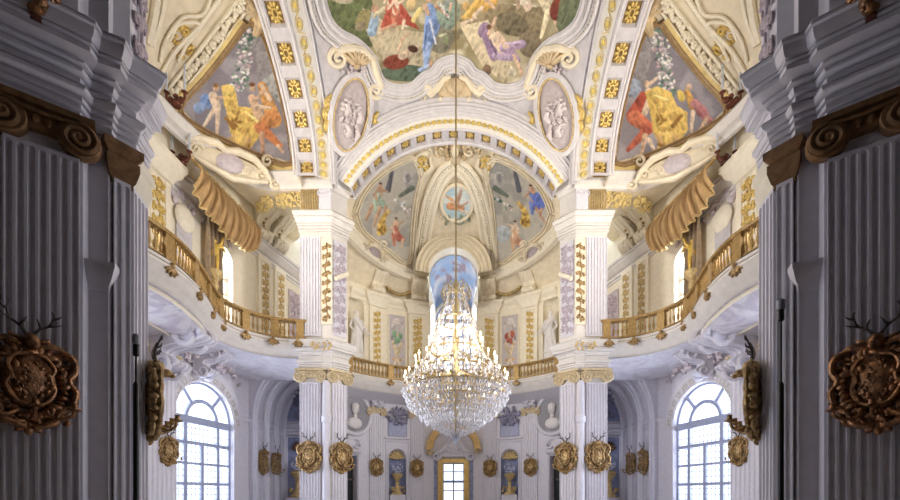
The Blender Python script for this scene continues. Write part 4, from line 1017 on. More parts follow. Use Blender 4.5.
def vault_half():
    s = MX; mx = (lambda v: v) if s > 0 else (lambda v: v)
    # triangular fresco of the side vault (traced on the left half; colours differ by side)
    P = SIDE_FR
    keep = MX
    if s > 0:
        ops = [('p', [(248, 24), (256, 60), (262, 82), (284, 84), (275, 75), (262, 36)], (150, 146, 152)), ('p', [(262, 80), (276, 70), (286, 108), (268, 92)], (168, 170, 172))]
        ops += flowers_ops(249, 28, 238, 92, 130, 8, 3)
        ops += [('e', 207, 101, 8, 8, 0, (120, 156, 216)), ('e', 199, 108, 6, 6, 30, (146, 176, 222)), ('c', 213, 96, 217, 108, 4.6, 4.2, SKL), ('e', 216, 88, 3.8, 4.2, 0, SK), ('e', 216, 85.5, 3.9, 2.6, 0, (168, 116, 60)), ('c', 217, 98, 229, 97, 2, 1.5, SK), ('c', 214, 110, 203, 128, 2.8, 1.6, SKL), ('c', 218, 110, 217, 134, 2.8, 1.6, SKL), ('e', 227, 102, 4, 7, 0, (206, 190, 60))]
        ops += [('p', [(221, 86), (229, 84), (236, 92), (238, 106), (254, 108), (263, 118), (262, 134), (250, 149), (238, 147), (230, 132), (226, 110)], (222, 184, 74)), ('e', 229, 92, 6, 8, 20, (228, 196, 90))]
        ops += cornucopia_ops(244, 130, 1.5, -1)+cornucopia_ops(236, 112, 1.1, 1)
        ops += [('c', 252, 98, 259, 116, 4, 5, SK), ('e', 253, 88, 3.4, 4.2, 0, SK), ('e', 252, 84.5, 3.8, 2.6, 0, (120, 76, 40)), ('c', 262, 86, 274, 120, 4.5, 8, (218, 156, 74)), ('c', 272, 118, 260, 128, 8, 6, (210, 138, 66)), ('c', 260, 126, 280, 146, 5.5, 3, (204, 122, 62)), ('c', 262, 86, 270, 100, 2.2, 2, SKL), ('c', 264, 90, 256, 100, 2, 1.6, SK), ('c', 262, 134, 263, 156, 3, 1.6, SK2), ('c', 278, 146, 283, 152, 2, 1.4, SK), ('c', 256, 106, 270, 108, 2, 1.6, SKL)]
        ops += [('e', 240+2*i, 140+abs(i)*.9, 3, 9, i*16, (236-abs(i)*14, 200-abs(i)*16, 90)) for i in (-3, 3, -2, 2, -1, 1, 0)]+[('c', 226, 118, 234, 128, 2, 2.4, (150, 104, 30)), ('c', 246, 112, 258, 122, 1.4, 1.6, (246, 218, 120))]
        lab = 'triangular vault fresco with a blue-draped putto, golden horn and figure in orange'
    else:
        ops = [('p', [(248, 24), (256, 60), (262, 82), (284, 84), (275, 75), (262, 36)], (150, 146, 152)), ('e', 274, 88, 9, 10, 0, (150, 164, 190))]
        ops += flowers_ops(249, 28, 238, 96, 140, 8, 6)
        ops += [('c', 258, 92, 264, 112, 4.4, 5, SKL), ('e', 260, 84, 3.4, 4.2, 0, SK), ('c', 260, 86, 250, 78, 2, 1.6, SKL), ('c', 264, 96, 274, 116, 4.5, 7, (186, 76, 50)), ('c', 272, 118, 258, 128, 8, 6, (206, 110, 70)), ('c', 258, 128, 279, 150, 5.5, 2.4, (190, 90, 60)), ('c', 262, 136, 266, 158, 3, 1.4, SK), ('c', 258, 140, 252, 152, 2.6, 1.4, SKL)]
        ops += [('p', [(262, 92), (250, 86), (236, 92), (230, 106), (220, 112), (219, 130), (232, 148), (246, 147), (254, 132), (257, 112)], (222, 184, 74)), ('e', 252, 94, 6, 8, -20, (228, 196, 90))]
        ops += cornucopia_ops(240, 130, 1.6, 1)+cornucopia_ops(246, 110, 1.1, -1)
        ops += [('e', 226, 96, 4, 7, 20, (220, 190, 60)), ('c', 220, 92, 214, 106, 3, 4.6, (214, 160, 60)), ('c', 212, 104, 204, 112, 5, 5, (196, 128, 128)), ('c', 206, 112, 196, 122, 5, 3, (186, 110, 112)), ('c', 214, 112, 216, 132, 2.4, 1.6, SKL), ('e', 218, 87, 3.4, 3.8, 0, SK), ('c', 200, 118, 208, 132, 2.2, 1.4, SK)]
        ops += [('e', 240+2*i, 138+abs(i)*.9, 3, 9, i*16, (236-abs(i)*14, 200-abs(i)*16, 90)) for i in (-3, 3, -2, 2, -1, 1, 0)]+[('c', 226, 116, 234, 126, 2, 2.4, (150, 104, 30)), ('c', 240, 100, 252, 96, 1.6, 1.6, (246, 218, 120))]
        lab = 'triangular vault fresco with a golden horn, red-draped figure and pink-clad figure'
    if s > 0: fresco('fresco', V_side, P, (142, 136, 144), ops, lab, .8, [(20, .55, (166, 160, 166))], .03, 5)
    else:
        ops2 = []
        fresco_m('fresco', P, ops, lab)
    mb = MB(); Q = cat_rom(P+[P[0]], 4)
    for d, r in ((0, .05), (3.4, .08)): mb.tube(on(V_side, offs(Q, d), 1, .05), r, 6)
    struct(mb, 'trim_fresco_frame_'+side(), FRAMEB)
    mb = MB()
    for d, r in ((6.2, .05), (8.6, .07)): mb.tube(on(V_side, offs(Q, d), 1, .05), r, 6)
    struct(mb, 'trim_fresco_border_'+side(), YELLOW)
    A = [(168, 100), (188, 74), (213, 43), (240, 8), (256, -18)]
    mb = MB()
    h = on(V_side, A, 8, .12)
    rr = random.Random(4)
    for p in resample(h, 46):
        for k in range(3): mb.ell((p[0]+rr.uniform(-.07, .07), p[1]+rr.uniform(-.07, .07), p[2]+rr.uniform(-.07, .07)), (.08, .08, .08), 6, 4)
    struct(mb, 'trim_flower_string_'+side(), IVORY)
    mb = MB()
    for d, r in ((-6, .06), (7, .05)): mb.tube(on(V_side, offs(cat_rom(A, 6), d), 1, .06), r, 6)
    for Ln, r in (([(152, 96), (164, 70), (178, 48), (200, 26), (219, 0), (230, -20)], .07), ([(160, 62), (166, 40), (183, 18), (204, 14), (214, -12)], .05), ([(148, 44), (154, 18), (158, -10)], .12), ([(152, 46), (161, 18), (166, -10)], .08), ([(170, 40), (180, 24), (201, 25), (186, 46), (178, 62)], .05)):
        mb.tube(on(V_side, Ln, 6, .06), r, 6)
    struct(mb, 'trim_vault_lines_'+side(), IVORY)
    f = vfr(183, 42, V_side)
    root = thing('gold_leaf_spray', 'gold leaf spray on the cream vault, %s side behind the candle bracket' % side(), 'ornament', f.o)
    mb = MB(); blobs(mb, f, 22, 34, 46, 1.6, 4, 4, .6, True); mb.build('leaves', GOLD, root)
    # scroll bracket at the head of the fresco
    f = vfr(254, 12, V_side)
    root = thing('stucco_bracket', 'cream stucco scroll bracket at the head of the %s triangular fresco' % side(), 'ornament', f.o)
    mb = MB(); volute(mb, f, -5, 6, 8, 1.6, 0, 1, 2.6, 3); mb.tube([f.P(a, b, 3) for a, b in ((6, 14), (9, 2), (6, -12), (2, -22))], [4, 5, 4, 2], 8, sc=f.u.length); mb.tube([f.P(a, b, 3) for a, b in ((-6, 16), (0, 6), (3, -10), (0, -22))], [3, 3.5, 3, 1.5], 8, sc=f.u.length); mb.build('scroll', SHELLC, root)
    # stucco cartouche on the vault foot
    f = vfr(232, 166, V_side); f.o = f.o+(Vector((0, 0, CZ))-f.o).normalized()*.6
    root = thing('stucco_cartouche', 'cream stucco cartouche with scrolls below the %s triangular fresco' % side(), 'ornament', f.o)
    mb = MB(); fx = Fr(f.o, f.u, f.v, f.n); sl = -.38
    def q(a, b): return (a, b+sl*a)
    mb.tube([f.P(*q(a, b), 2) for a, b in ((-42, 8), (-30, 13), (-14, 15), (-6, 11), (6, 15), (22, 14), (34, 6), (40, -4))], [2, 3.2, 3.4, 3, 3.4, 3.4, 3, 2], 7, sc=f.u.length)
    mb.tube([f.P(*q(a, b), 2) for a, b in ((-40, -4), (-22, -9), (0, -13), (20, -9), (36, -4))], [1.6, 2.6, 3, 2.6, 1.6], 7, sc=f.u.length)
    mb.ell((*q(-2, 2), -1), (42, 9, 2.5), 20, 8, f, -.37)
    for a, b, r, hd in ((-34, 2, 7, 1), (30, 2, 7, -1), (36, 18, 7, 1), (14, 0, 5, 1), (44, -2, 6, -1)): volute(mb, f, *q(a, b), r, 1.5, 0, hd, 1.8, 2)
    mb.build('scrolls', CREAM, root)
    mb = MB(); fo = Fr(f.P(*q(-2, 1), 1), f.u, f.v, f.n); mb.ell((0, 0, 0), (15, 9, 3), 14, 8, fo, -.4); blobs(mb, fo, 24, 14, 22, 1.5, 3, 9, .8, True); mb.build('shell_relief', PURP_L, root)
    t = thing('ochre_foliage', 'ochre stucco foliage under the vault cornice between the %s far pier and side wall' % side(), 'ornament', (-7.6, 18.6, 14.4))
    mb = MB(); f = Fr((-7.7, 18.5, 14.42), (.97, -.2, 0), (-.1, -.5, .86), (.1, -.86, -.5)); blobs(mb, f, 2.2, .5, 60, .06, .15, 5, .7)
    for k in range(5): volute(mb, f, -1+.5*k, 0, .2, 1.4, k, 1 if k % 2 else -1, .05, .03)
    mb.build('foliage', YELLOW, t)
    # oval medallion on the pendentive
    f = vfr(350, 116, V_dome); rot = -.16
    root = thing('oval_medallion', 'oval mauve relief medallion in a gilded cream frame, %s of the far arch crown' % side(), 'medallion', f.o, 'oval relief medallions')
    def el(k, n=44): return [f.P(*((k[0]*math.cos(a))*math.cos(rot)-(k[1]*math.sin(a))*math.sin(rot), (k[0]*math.cos(a))*math.sin(rot)+(k[1]*math.sin(a))*math.cos(rot)), k[2]) for a in np.linspace(0, 2*PI, n, endpoint=False)]
    mb = MB(); mb.add(el((18, 38, 1)), [tuple(range(44))]); mb.ell((0, 0, .5), (17, 37, 1.5), 20, 8, f, rot); mb.build('ground', OVALG, root)
    mb = MB(); blobs(mb, Fr(f.P(0, -2, 2), f.u, f.v, f.n), 20, 44, 60, 1.3, 3.2, 13, .7, True)
    for k in range(4):
        x, y = (-5, 8, 5, -4)[k], (12, 4, -14, -10)[k]; mb.tube([f.P(x, y, 3), f.P(x+2, y-6, 3.4), f.P(x-1, y-12, 3)], [2.2, 2.6, 1.4], 7, sc=f.u.length); mb.ell((x, y+4, 3), (2, 2.4, 2), 8, 5, f)
    mb.build('figure_relief', OVALF, root)
    mb = MB(); mb.tube(el((20.5, 41, 1.4)), 1.7*f.u.length, 8, closed=True); mb.tube(el((18.6, 39, 2.2)), 1.3*f.u.length, 8, closed=True); mb.build('frame', PALEGREY, root)
    mb = MB(); mb.tube(el((16.6, 36.5, 2.4)), .9*f.u.length, 6, closed=True); mb.build('gilt_fillet', OLDGOLD, root)
    mb = MB()
    for x, y in ((-24, 2), (-23, -10), (-22, 12), (25, -14), (24, -24), (25, -4)): mb.ell((x, y, 0), (3, 7, 2), 8, 5, f, rot+.2); mb.ell((x+1.5, y+5, 1), (2, 5, 2), 8, 5, f, -.5)
    mb.build('gold_leaves', GOLD, root)
    mb = MB(); g2 = Fr(f.P(2, 45, 2), f.u, f.v, f.n)
    shell(mb, g2, 3, 2, 17, 7, 4, .3, PI-.5); mb.build('shell', SHELLC, root)
    mb = MB()
    for h, x, y in ((1, -14, 8), (-1, 22, -20)): volute(mb, g2, x, y, 9, 1.7, PI/2, h, 2.2, 2)
    mb.tube([g2.P(a, b, 2) for a, b in ((-16, 14), (-6, 18), (8, 17), (18, 8), (24, -8), (28, -18))], [2, 3, 3.2, 3.2, 3, 2], 8, sc=f.u.length); mb.build('scrolls', CREAM, root)
    mb = MB(); blobs(mb, g2, 26, 10, 22, 1.2, 2.6, 7, .8, True); mb.build('flower_swag', PURP_L, root)
OVALG = mat('rose_grey_ground', (.50, .43, .43), .6, var=.14, scale=8)
OVALF = mat('pale_rose_relief', (.66, .59, .59), .6, var=.12, scale=8)
FRAMEB = mat('brown_gilt_frame', (.36, .24, .12), .5, .2, var=.2)
def fresco_m(name, P, ops, label):
    """the mirrored triangular fresco: painted with the side's own figures on the mirrored vault"""
    global MX
    xs = np.arange(180, 294, .8); ys = np.arange(22, 164, .8); X, Y = np.meshgrid(xs, ys, indexing='ij'); H = hits(X, Y, V_side); d = np.array([0, 0, CZ])-H; d /= np.linalg.norm(d, axis=1)[:, None]; H = H+d*.03
    cols = brush(X, Y, (142, 136, 144), ops, 9, [(20, .55, (166, 160, 166))]).reshape(-1, 3); ny = len(ys); cen = inpoly(X+.4, Y+.4, P)
    mb = MB(); used = {}; vs = []; cc = []; fs = []
    def vi(i, j):
        k = i*ny+j
        if k not in used: used[k] = len(vs); vs.append(tuple(H[k])); cc.append(tuple(cols[k]))
        return used[k]
    for i in range(len(xs)-1):
        for j in range(ny-1):
            if cen[i, j]: fs.append((vi(i, j), vi(i, j+1), vi(i+1, j+1), vi(i+1, j)))
    mb.add(vs, fs, cc); tag(mb.build(name, PAINT), label, 'fresco')
# ================================================================== furnishings and carved pieces
def on_seg(a, b, px):
    """where the survey column px meets the plan line a-b"""
    k = (px-CX)/F; dx, dy = b[0]-a[0], b[1]-a[1]; t = (k*a[1]-a[0])/(dx-k*dy); return (a[0]+dx*t, a[1]+dy*t)
def add_fluted(root, p0, p1, z0, z1, n, toward, m=LILAC, proj=.09, depth=.04):
    fr, L = wall_frame(p0, p1, 0, toward); mb = MB(); fluted(mb, fr, L, z0, z1, n, depth, proj); return mb.build('pilaster_shaft', m, root), fr, L
def scroll_console(mb, fr, w, h, d, n=1):
    """an S-shaped scroll bracket w wide, its frame at the foot in the middle"""
    prof = cat_rom([(.10*d, 0), (.45*d, .05*h), (.55*d, .22*h), (.30*d, .42*h), (.35*d, .62*h), (.75*d, .78*h), (1.0*d, .93*h), (.95*d, 1.05*h)], 5)
    back = [(0, 1.05*h), (0, 0)]; P = prof+back; k = len(P); vs = []
    for u in (-w/2, w/2): vs += [fr.P(u, v, o) for o, v in P]
    mb.add(vs, [tuple(range(k)), tuple(range(k, 2*k))[::-1]]+[(i, k+i, k+(i+1) % k, (i+1) % k) for i in range(k)])
    for u in (-w*.5, -w*.17, w*.17, w*.5): mb.tube([fr.P(u, v, o+.01) for o, v in prof], w*.06, 6)
    for u in (-w/2, w/2):
        f = Fr(fr.P(u*1.02, .93*h, .72*d), fr.n, fr.v, fr.u if u > 0 else -fr.u); volute(mb, f, 0, 0, d*.26, 1.5, 0, 1, d*.07, .01)
        f = Fr(fr.P(u*1.02, .14*h, .30*d), fr.n, fr.v, fr.u if u > 0 else -fr.u); volute(mb, f, 0, 0, d*.2, 1.4, PI, 1, d*.06, .01)
SCONCE = {}
def make_sconce(key, m, small=False):
    """a gilded cartouche with a small deer's head above; local: u = +X, up = +Z, out = -Y; about 1.6 tall"""
    f = Fr((0, 0, 0), (1, 0, 0), (0, 0, 1), (0, -1, 0)); root = thing('deer_head_sconce', 'x', 'wall sconce')
    mb = MB(); mb.ell((0, -.05, .05), (.30, .40, .13), 18, 8, f); mb.build('cartouche', m, root)
    mb = MB(); rr = random.Random(5)
    for k in range(34):
        a = 2*PI*k/34; r = rr.uniform(.05, .10); mb.ell((.38*math.cos(a), -.05+.48*math.sin(a), .05), (r*1.2, r*.75, .09), 8, 5, f, a+rr.uniform(-.9, .9))
    for k in range(22):
        a = 2*PI*k/22; mb.ell((.50*math.cos(a), -.06+.58*math.sin(a), .02), (.085, .045, .06), 8, 5, f, a+rr.uniform(-.5, .9))
    for h in (-1, 1):
        volute(mb, f, h*.40, .30, .16, 1.6, PI/2, h, .045, .04); volute(mb, f, h*.46, -.12, .14, 1.5, -PI/2, -h, .04, .04); volute(mb, f, h*.28, -.5, .15, 1.4, 0, h, .045, .05)
        q = cat_rom([(h*x, y, .1) for x, y in ((.08, .46), (.26, .50), (.44, .40), (.5, .22), (.42, .05), (.5, -.12), (.44, -.34), (.30, -.46), (.26, -.60), (.04, -.70))], 6)
        mb.tube([f.P(*p) for p in q], [.03+.022*abs(math.sin(i*.35)) for i in range(len(q))], 8)
        q = cat_rom([(h*x, y, .16) for x, y in ((.04, .34), (.16, .30), (.24, .16), (.20, .0), (.25, -.14), (.16, -.32), (.02, -.40))], 6)
        mb.tube([f.P(*p) for p in q], [.02+.012*abs(math.sin(i*.4)) for i in range(len(q))], 7)
    shell(mb, f, 0, -.58, .22, 5, .07, PI, 2*PI); shell(mb, f, 0, .28, .16, 5, .06)
    blobs(mb, Fr(f.P(0, -.06, .14), f.u, f.v, f.n), .46, .62, 46, .025, .055, 3, .8, True)
    blobs(mb, Fr(f.P(0, -.48, .08), f.u, f.v, f.n), .8, .3, 26, .03, .07, 9, .9)
    mb.build('scrolled_border', m, root)
    hd = MB(); hd.ell((0, .52, .12), (.10, .12, .12), 12, 7, f); hd.ell((0, .44, .24), (.065, .075, .12), 10, 6, f); hd.ell((0, .41, .34), (.045, .045, .05), 8, 5, f)
    for h in (-1, 1): hd.ell((h*.15, .56, .08), (.09, .035, .03), 8, 5, f, h*.4)
    hd.ell((0, .36, .06), (.13, .16, .09), 10, 6, f)
    ho = hd.build('deer_head', m, root)
    for h in (-1, 1):
        a = MB(); main = cat_rom([(h*.04, .62, .1), (h*.10, .72, .08), (h*.20, .80, .09), (h*.24, .92, .13), (h*.22, 1.0, .16)], 4)
        a.tube([f.P(*p) for p in main], [.024*(1-.6*i/(len(main)-1)) for i in range(len(main))], 6)
        for b, c in (((h*.11, .73, .085), (h*.05, .84, .17)), ((h*.19, .79, .09), (h*.33, .84, .14)), ((h*.24, .90, .12), (h*.33, .97, .15))): a.tube([f.P(*b), f.P((b[0]+c[0])/2, (b[1]+c[1])/2-.01, c[2]), f.P(*c)], [.018, .014, .006], 5)
        a.build('antler', HORN, ho)
    for h in (-1, 0, 1):
        a = MB(); a.tube([f.P(*p) for p in cat_rom([(h*.12, -.46, .12), (h*.26, -.56, .24), (h*.40, -.50, .32), (h*.42, -.40, .32)], 4)], .025, 6); a.lathe([(.03, -.02), (.08, 0), (.085, .02), (.04, .03), (.035, .09), (.05, .1)], (h*.42, -.34, -.42), 10)
        ao = a.build('candle_arm', m, root)
    SCONCE[key] = root; return root
def place_sconce(key, p, n, label, s=1.0, zc=3.2, used=[]):
    o = SCONCE[key]
    if key in used: o = copy_tree(o)
    used.append(key)
    o.location = (p[0]*MX, p[1], zc-(.1 if key == 'shaded_gilt' else 0)); a = math.atan2(n[1], n[0]*MX)+PI/2; o.rotation_euler = (0, 0, a); o.scale = (s, s, s)
    tag(o, label, None, 'deer head wall sconces'); return o
def sconces():
    S = side()
    for k, (pt, n, lab, s) in enumerate([
        ((-5.60, 5.53), (.84, -.54), 'large shadowed deer head sconce on the dark pier at the %s edge' % S, .92),
        ((-5.08, 6.98), (.72, .69), 'gilded deer head sconce seen side-on, on the inner corner of the %s near pier' % S, 1.0),
        ((-10.52, 15.45), (.97, -.2), 'gilded deer head sconce on the pilaster beside the %s arched window' % S, .8),
        ((-6.13, 17.9), (0, -1), 'gilded deer head sconce on the outer pilaster of the %s far pier' % S, 1.0),
        ((-4.90, 18.28), (.7, -.7), 'gilded deer head sconce on the inner pilaster of the %s far pier' % S, 1.0),
        ((-9.42, 20.75), (1, 0), 'gilded deer head sconce on the %s passage jamb, the one nearer the window' % S, .92),
        ((-9.42, 22.2), (1, 0), 'gilded deer head sconce on the %s passage jamb, the one deeper inside' % S, .92)]):
        place_sconce('shaded_gilt' if k < 1 else 'gilt', pt, n, lab, s)
    for px, w in ((375.5, 'outer'), (416.5, 'inner')):
        c = circ(px); d = Vector((-c[0], 18-c[1])).normalized(); place_sconce('gilt', (c[0]+d.x*.12, c[1]+d.y*.12), d, 'gilded deer head sconce on the %s far pilaster, %s of the door' % (w, S), .8)
FIG = {}
def skin_figure(name, J, E, m, parent, root_i=0, levels=1):
    """one continuous body: joints with radii, joined by edges, grown as a skin"""
    me = bpy.data.meshes.new(name); pw = parent_world(parent)
    me.from_pydata([(p[0]*MX-pw.x, p[1]-pw.y, p[2]-pw.z) for p, r in J], E, []); me.materials.append(m)
    o = bpy.data.objects.new(name, me); C.objects.link(o); o.parent = parent
    md = o.modifiers.new('skin', 'SKIN'); md.use_smooth_shade = True
    for i, (p, r) in enumerate(J):
        sv = me.skin_vertices[0].data[i]; sv.radius = (r, r) if not isinstance(r, tuple) else r; sv.use_root = (i == root_i)
    s = o.modifiers.new('smooth', 'SUBSURF'); s.levels = levels; s.render_levels = levels
    return o
def figure_joints(x, y, z, h, arms, turn=0., sway=.04, bare=False):
    """a standing figure h tall with its feet at (x, y, z), facing -Y turned by turn; arms: (left elbow, left hand, right elbow, right hand) offsets from the shoulder in heights"""
    ca, sa = math.cos(turn), math.sin(turn)
    def P(a, b, c): return (x+(a*ca-b*sa)*h, y+(a*sa+b*ca)*h, z+c*h)
    J = [(P(0, 0, .52), .085*h), (P(sway*.4, 0, .64), .075*h), (P(-sway*.2, 0, .76), .09*h), (P(-sway*.3, -.005, .845), .035*h), (P(-sway*.3, -.02, .90), .052*h), (P(-sway*.3, -.022, .955), .048*h)]
    E = [(0, 1), (1, 2), (2, 3), (3, 4), (4, 5)]
    for sx in (-1, 1):
        b = len(J); J += [(P(sx*.055, 0, .47), .062*h), (P(sx*.06, -.03 if sx > 0 else 0, .27), .045*h), (P(sx*.065, .0, .05), .026*h), (P(sx*.08, -.07, .015), .022*h)]; E += [(0, b), (b, b+1), (b+1, b+2), (b+2, b+3)]
    for sx, el, ha in ((-1, arms[0], arms[1]), (1, arms[2], arms[3])):
        b = len(J); J += [(P(sx*.11, 0, .79), .036*h), (P(sx*.11+el[0], el[1], .79+el[2]), .028*h), (P(sx*.11+ha[0], ha[1], .79+ha[2]), .02*h), (P(sx*.11+ha[0]*1.14, ha[1]*1.14-.01, .79+ha[2]*1.1), .018*h)]; E += [(2, b), (b, b+1), (b+1, b+2), (b+2, b+3)]
    return J, E, P
def robe(mb, P, h, seed=1, top=.60, flare=.17):
    """hanging drapery round the hips and legs with folds"""
    rr = random.Random(seed); n = 40; g = []
    ph = [rr.uniform(0, 6) for _ in range(4)]
    for i in range(12):
        t = i/11; zc = top-(top-.04)*t; row = []
        for k in range(n+1):
            a = 2*PI*k/n; fold = .016*math.sin(7*a+ph[0]+t*2)+.012*math.sin(11*a+ph[1]-t*3)
            r = .095+(flare-.095)*t*.55+fold*(.3+t); row.append(P(math.cos(a)*r*1.05, math.sin(a)*r*.8, zc))
        g.append(row)
    mb.grid(g)
def statues():
    S = side(); a, b = circ(346), circ(366); fr, L = wall_frame(a, b); c = fr.P(L*.52, 0, .05)
    t = thing('marble_statue', 'white marble draped statue in the %s upper niche of the far apse' % S, 'statue', (c.x, c.y, 9.2))
    J, E, P = figure_joints(c.x, c.y, 9.62, 2.55, ((-.06, -.04, -.17), (.02, -.10, -.28), (.05, -.03, -.16), (.16, -.08, -.30)), .5)
    skin_figure('body', J, E, STONE, t, levels=2)
    mb = MB(); robe(mb, P, 2.55, 3); mb.tube([P(-.1, -.06, .82), P(0, -.1, .72), P(.1, -.07, .60), P(.12, .02, .5)], [.06, .12, .13, .07], 8); mb.build('drapery', STONE, t)
    mb = MB(); mb.ell(P(-.012, .0, .965), (.13, .14, .13), 10, 6); mb.build('hair', STONE, t)
    mb = MB(); mb.prism([(c.x+.38*math.cos(q), c.y+.38*math.sin(q)) for q in np.linspace(0, 2*PI, 8, endpoint=False)], 9.2, 9.68); mb.build('plinth', STONE, t)
def urn_niche(c, n, z0, h, label, mref):
    """gilded flower vase on a carved foot, its back to a niche"""
    t = thing('niche_urn', label, 'urn', (c[0], c[1], z0)); k = h
    mb = MB(); mb.lathe([(.30*k/1.7, 0), (.30*k/1.7, .05*k), (.12*k, .1*k), (.08*k, .2*k), (.05*k, .3*k), (.07*k, .36*k), (.04*k, .42*k), (.09*k, .48*k), (.15*k, .56*k), (.17*k, .62*k), (.13*k, .64*k), (.14*k, .66*k)], (c[0], c[1], z0), 16); mb.build('vase', OLDGOLD, t)
    f = Fr((c[0]+n[0]*.08, c[1]+n[1]*.08, z0+.12*k), (-n[1], n[0], 0), (0, 0, 1), (n[0], n[1], 0))
    mb = MB(); blobs(mb, f, .42*k, .22*k, 22, .05, .11, 3, .9); mb.build('carved_foot', OLDGOLD, t)
    mb = MB(); f2 = Fr((c[0]+n[0]*.03, c[1]+n[1]*.03, z0+.8*k), f.u, f.v, f.n); blobs(mb, f2, .36*k, .30*k, 34, .04, .09, 8, .9, True); mb.build('flowers', mat('pale_blue_flowers', (.50, .54, .68), .6, var=.3, scale=10), t)
def far_low():
    S = side(); P = [circ(p) for p in (336, 367.5, 384.5, 410, 426.5, 433.5)]
    for (a, b, x0, x1, w) in ((P[1], P[2], 369.5, 383, 'outer'), (P[3], P[4], 411, 423.5, 'inner')):
        p0, p1 = on_seg(a, b, x0), on_seg(a, b, x1); fr, L = wall_frame(p0, p1)
        t = thing('wall_pilaster', 'fluted pilaster with gilt capital, lower far apse, %s one %s of the door' % (w, S), 'pilaster', (p0[0], p0[1], 0), 'far apse pilasters')
        add_fluted(t, p0, p1, .8, 6.25, 6, (0, 12)); mb = MB(); ionic(mb, fr, L, 6.22, .5, .13); mb.build('capital', GOLD_L, t)
        mb = MB(); slab(mb, fr, -.06, L+.06, 0, .8, 0, .14); mb.build('plinth', LILAC, t)
        mb = MB(); scroll_console(mb, Fr(fr.P(L/2-.2, 6.72, .02), fr.u, fr.v, fr.n), .3, .72, .75); scroll_console(mb, Fr(fr.P(L/2+.2, 6.72, .02), fr.u, fr.v, fr.n), .3, .72, .75); mb.build('scroll_console', LILAC, t)
    # niche with shell, urn and arms above
    fr, L = wall_frame(P[2], P[3])
    t = thing('niche_surround', 'white moulded niche surround with gold shell head, %s of the far door' % S, 'niche', fr.P(L/2, 0, 0), 'niche surrounds')
    mb = MB(); arc_tube(mb, fr, L/2, 3.75, L*.37, L*.37, .05, .02, .6); panel_frame(mb, fr, L*.06, L*.94, .5, 4.75, .045, .01); mb.tube([fr.P(0, 4.95, .05), fr.P(L, 4.95, .05)], .07, 6); mb.build('moulding', LILAC, t)
    mb = MB(); shell(mb, Fr(fr.P(L/2, 3.72, -.22), fr.u, fr.v, fr.n), 0, 0, L*.33, 7, .09); mb.build('gold_shell', OLDGOLD, t)
    mb = MB(); g = []; r = L*.335
    for z in (.62, 2, 3.7): g.append([fr.P(L/2-r*math.cos(PI*i/12), z, -.485*math.sin(PI*i/12)) for i in range(13)])
    mb.grid(g); mb.build('blue_niche_lining', BLUE, t)
    c = fr.P(L/2, 0, -.05); urn_niche((c.x, c.y), (fr.n.x, fr.n.y), 1.5, 2.0, 'gilt flower urn on a carved foot in the blue niche %s of the far door' % S, fr)
    mb = MB(); slab(mb, fr, L*.2, L*.8, .6, 1.5, -.4, .12); mb.build('urn_pedestal', LILAC, t)
    t = thing('trophy_relief', 'dark blue-grey trophy relief of arms above the niche, %s of the far door' % S, 'relief', fr.P(L/2, 6.4, 0), 'trophy reliefs of the far apse')
    mb = MB(); f = Fr(fr.P(L/2, 6.3, .08), fr.u, fr.v, fr.n); blobs(mb, f, L*.86, 1.15, 54, .07, .17, 11 if MX > 0 else 12, .8, True)
    for q in (.7, 2.2, 1.2, -.4): mb.tube([f.P(-.65*math.cos(q), -.6*math.sin(q), .05), f.P(.65*math.cos(q), .6*math.sin(q), .12)], .05, 6)
    mb.build('trophy', mat('slate_relief', (.27, .26, .36), .5, var=.45, scale=8), t)
    mb = MB(); panel_frame(mb, fr, L*.14, L*.86, 5.1, 6.0, .035, .02); slab(mb, fr, L*.16, L*.84, 5.12, 5.98, 0, .015); mb.build('panel', BLUEP, t)
    # roundel with a bust
    fr, L = wall_frame(P[0], P[1]); u = ((on_seg(P[0], P[1], 354)[0]-P[0][0])**2+(on_seg(P[0], P[1], 354)[1]-P[0][1])**2)**.5
    t = thing('bust_roundel', 'grey roundel with a white bust, far apse beside the %s far pier' % S, 'roundel', fr.P(u, 6.1, 0))
    f = Fr(fr.P(u, 6.15, .0), fr.u, fr.v, fr.n)
    mb = MB(); mb.lathe([(1.0, 0), (1.0, .03), (.02, .04)], (0, 0, 0), 36, f); mb.build('ground', mat('grey_roundel', (.30, .29, .32), .5), t)
    mb = MB(); mb.tube([f.P(1.08*math.cos(a), 1.15*math.sin(a), .05) for a in np.linspace(0, 2*PI, 40, endpoint=False)], .12, 8, closed=True); mb.build('frame', LILAC, t)
    mb = MB(); mb.ell((0, .3, .16), (.22, .30, .2), 12, 8, f); mb.ell((0, -.1, .1), (.13, .25, .12), 10, 6, f); mb.ell((0, -.52, .1), (.48, .34, .18), 14, 8, f); mb.ell((0, .25, .34), (.05, .07, .08), 8, 5, f); mb.ell((0, .47, .14), (.24, .2, .2), 12, 6, f); mb.build('bust', STONE, t)
    # dark side doorway with a scrolled head
    d = thing('door_2' if MX > 0 else 'door_3', 'dark open side doorway with white scrolled surround under the %s roundel' % S, 'doorway', fr.P(L*.42, 0, 0), None, 'structure')
    mb = MB(); slab(mb, fr, L*.18, L*.66, .02, 3.75, -.58, -.5); mb.build('dark_depth_sheet', BLACK, d)  # black sheet stands in for the unlit space beyond the doorway
    mb = MB(); slab(mb, fr, L*.18, L*.66, 2.35, 2.45, -.5, -.4); slab(mb, fr, L*.44, L*.47, .02, 3.7, -.5, -.42); mb.build('inner_frame', mat('dark_door_wood', (.10, .085, .08), .5), d)
    mb = MB(); panel_frame(mb, fr, L*.15, L*.69, -.1, 3.82, .09, .04); mb.tube([fr.P(L*.08, 4.0, .1), fr.P(L*.76, 4.0, .1)], .09, 8); mb.build('surround', LILAC, d)
    mb = MB(); f = Fr(fr.P(L*.42, 4.45, .08), fr.u, fr.v, fr.n)
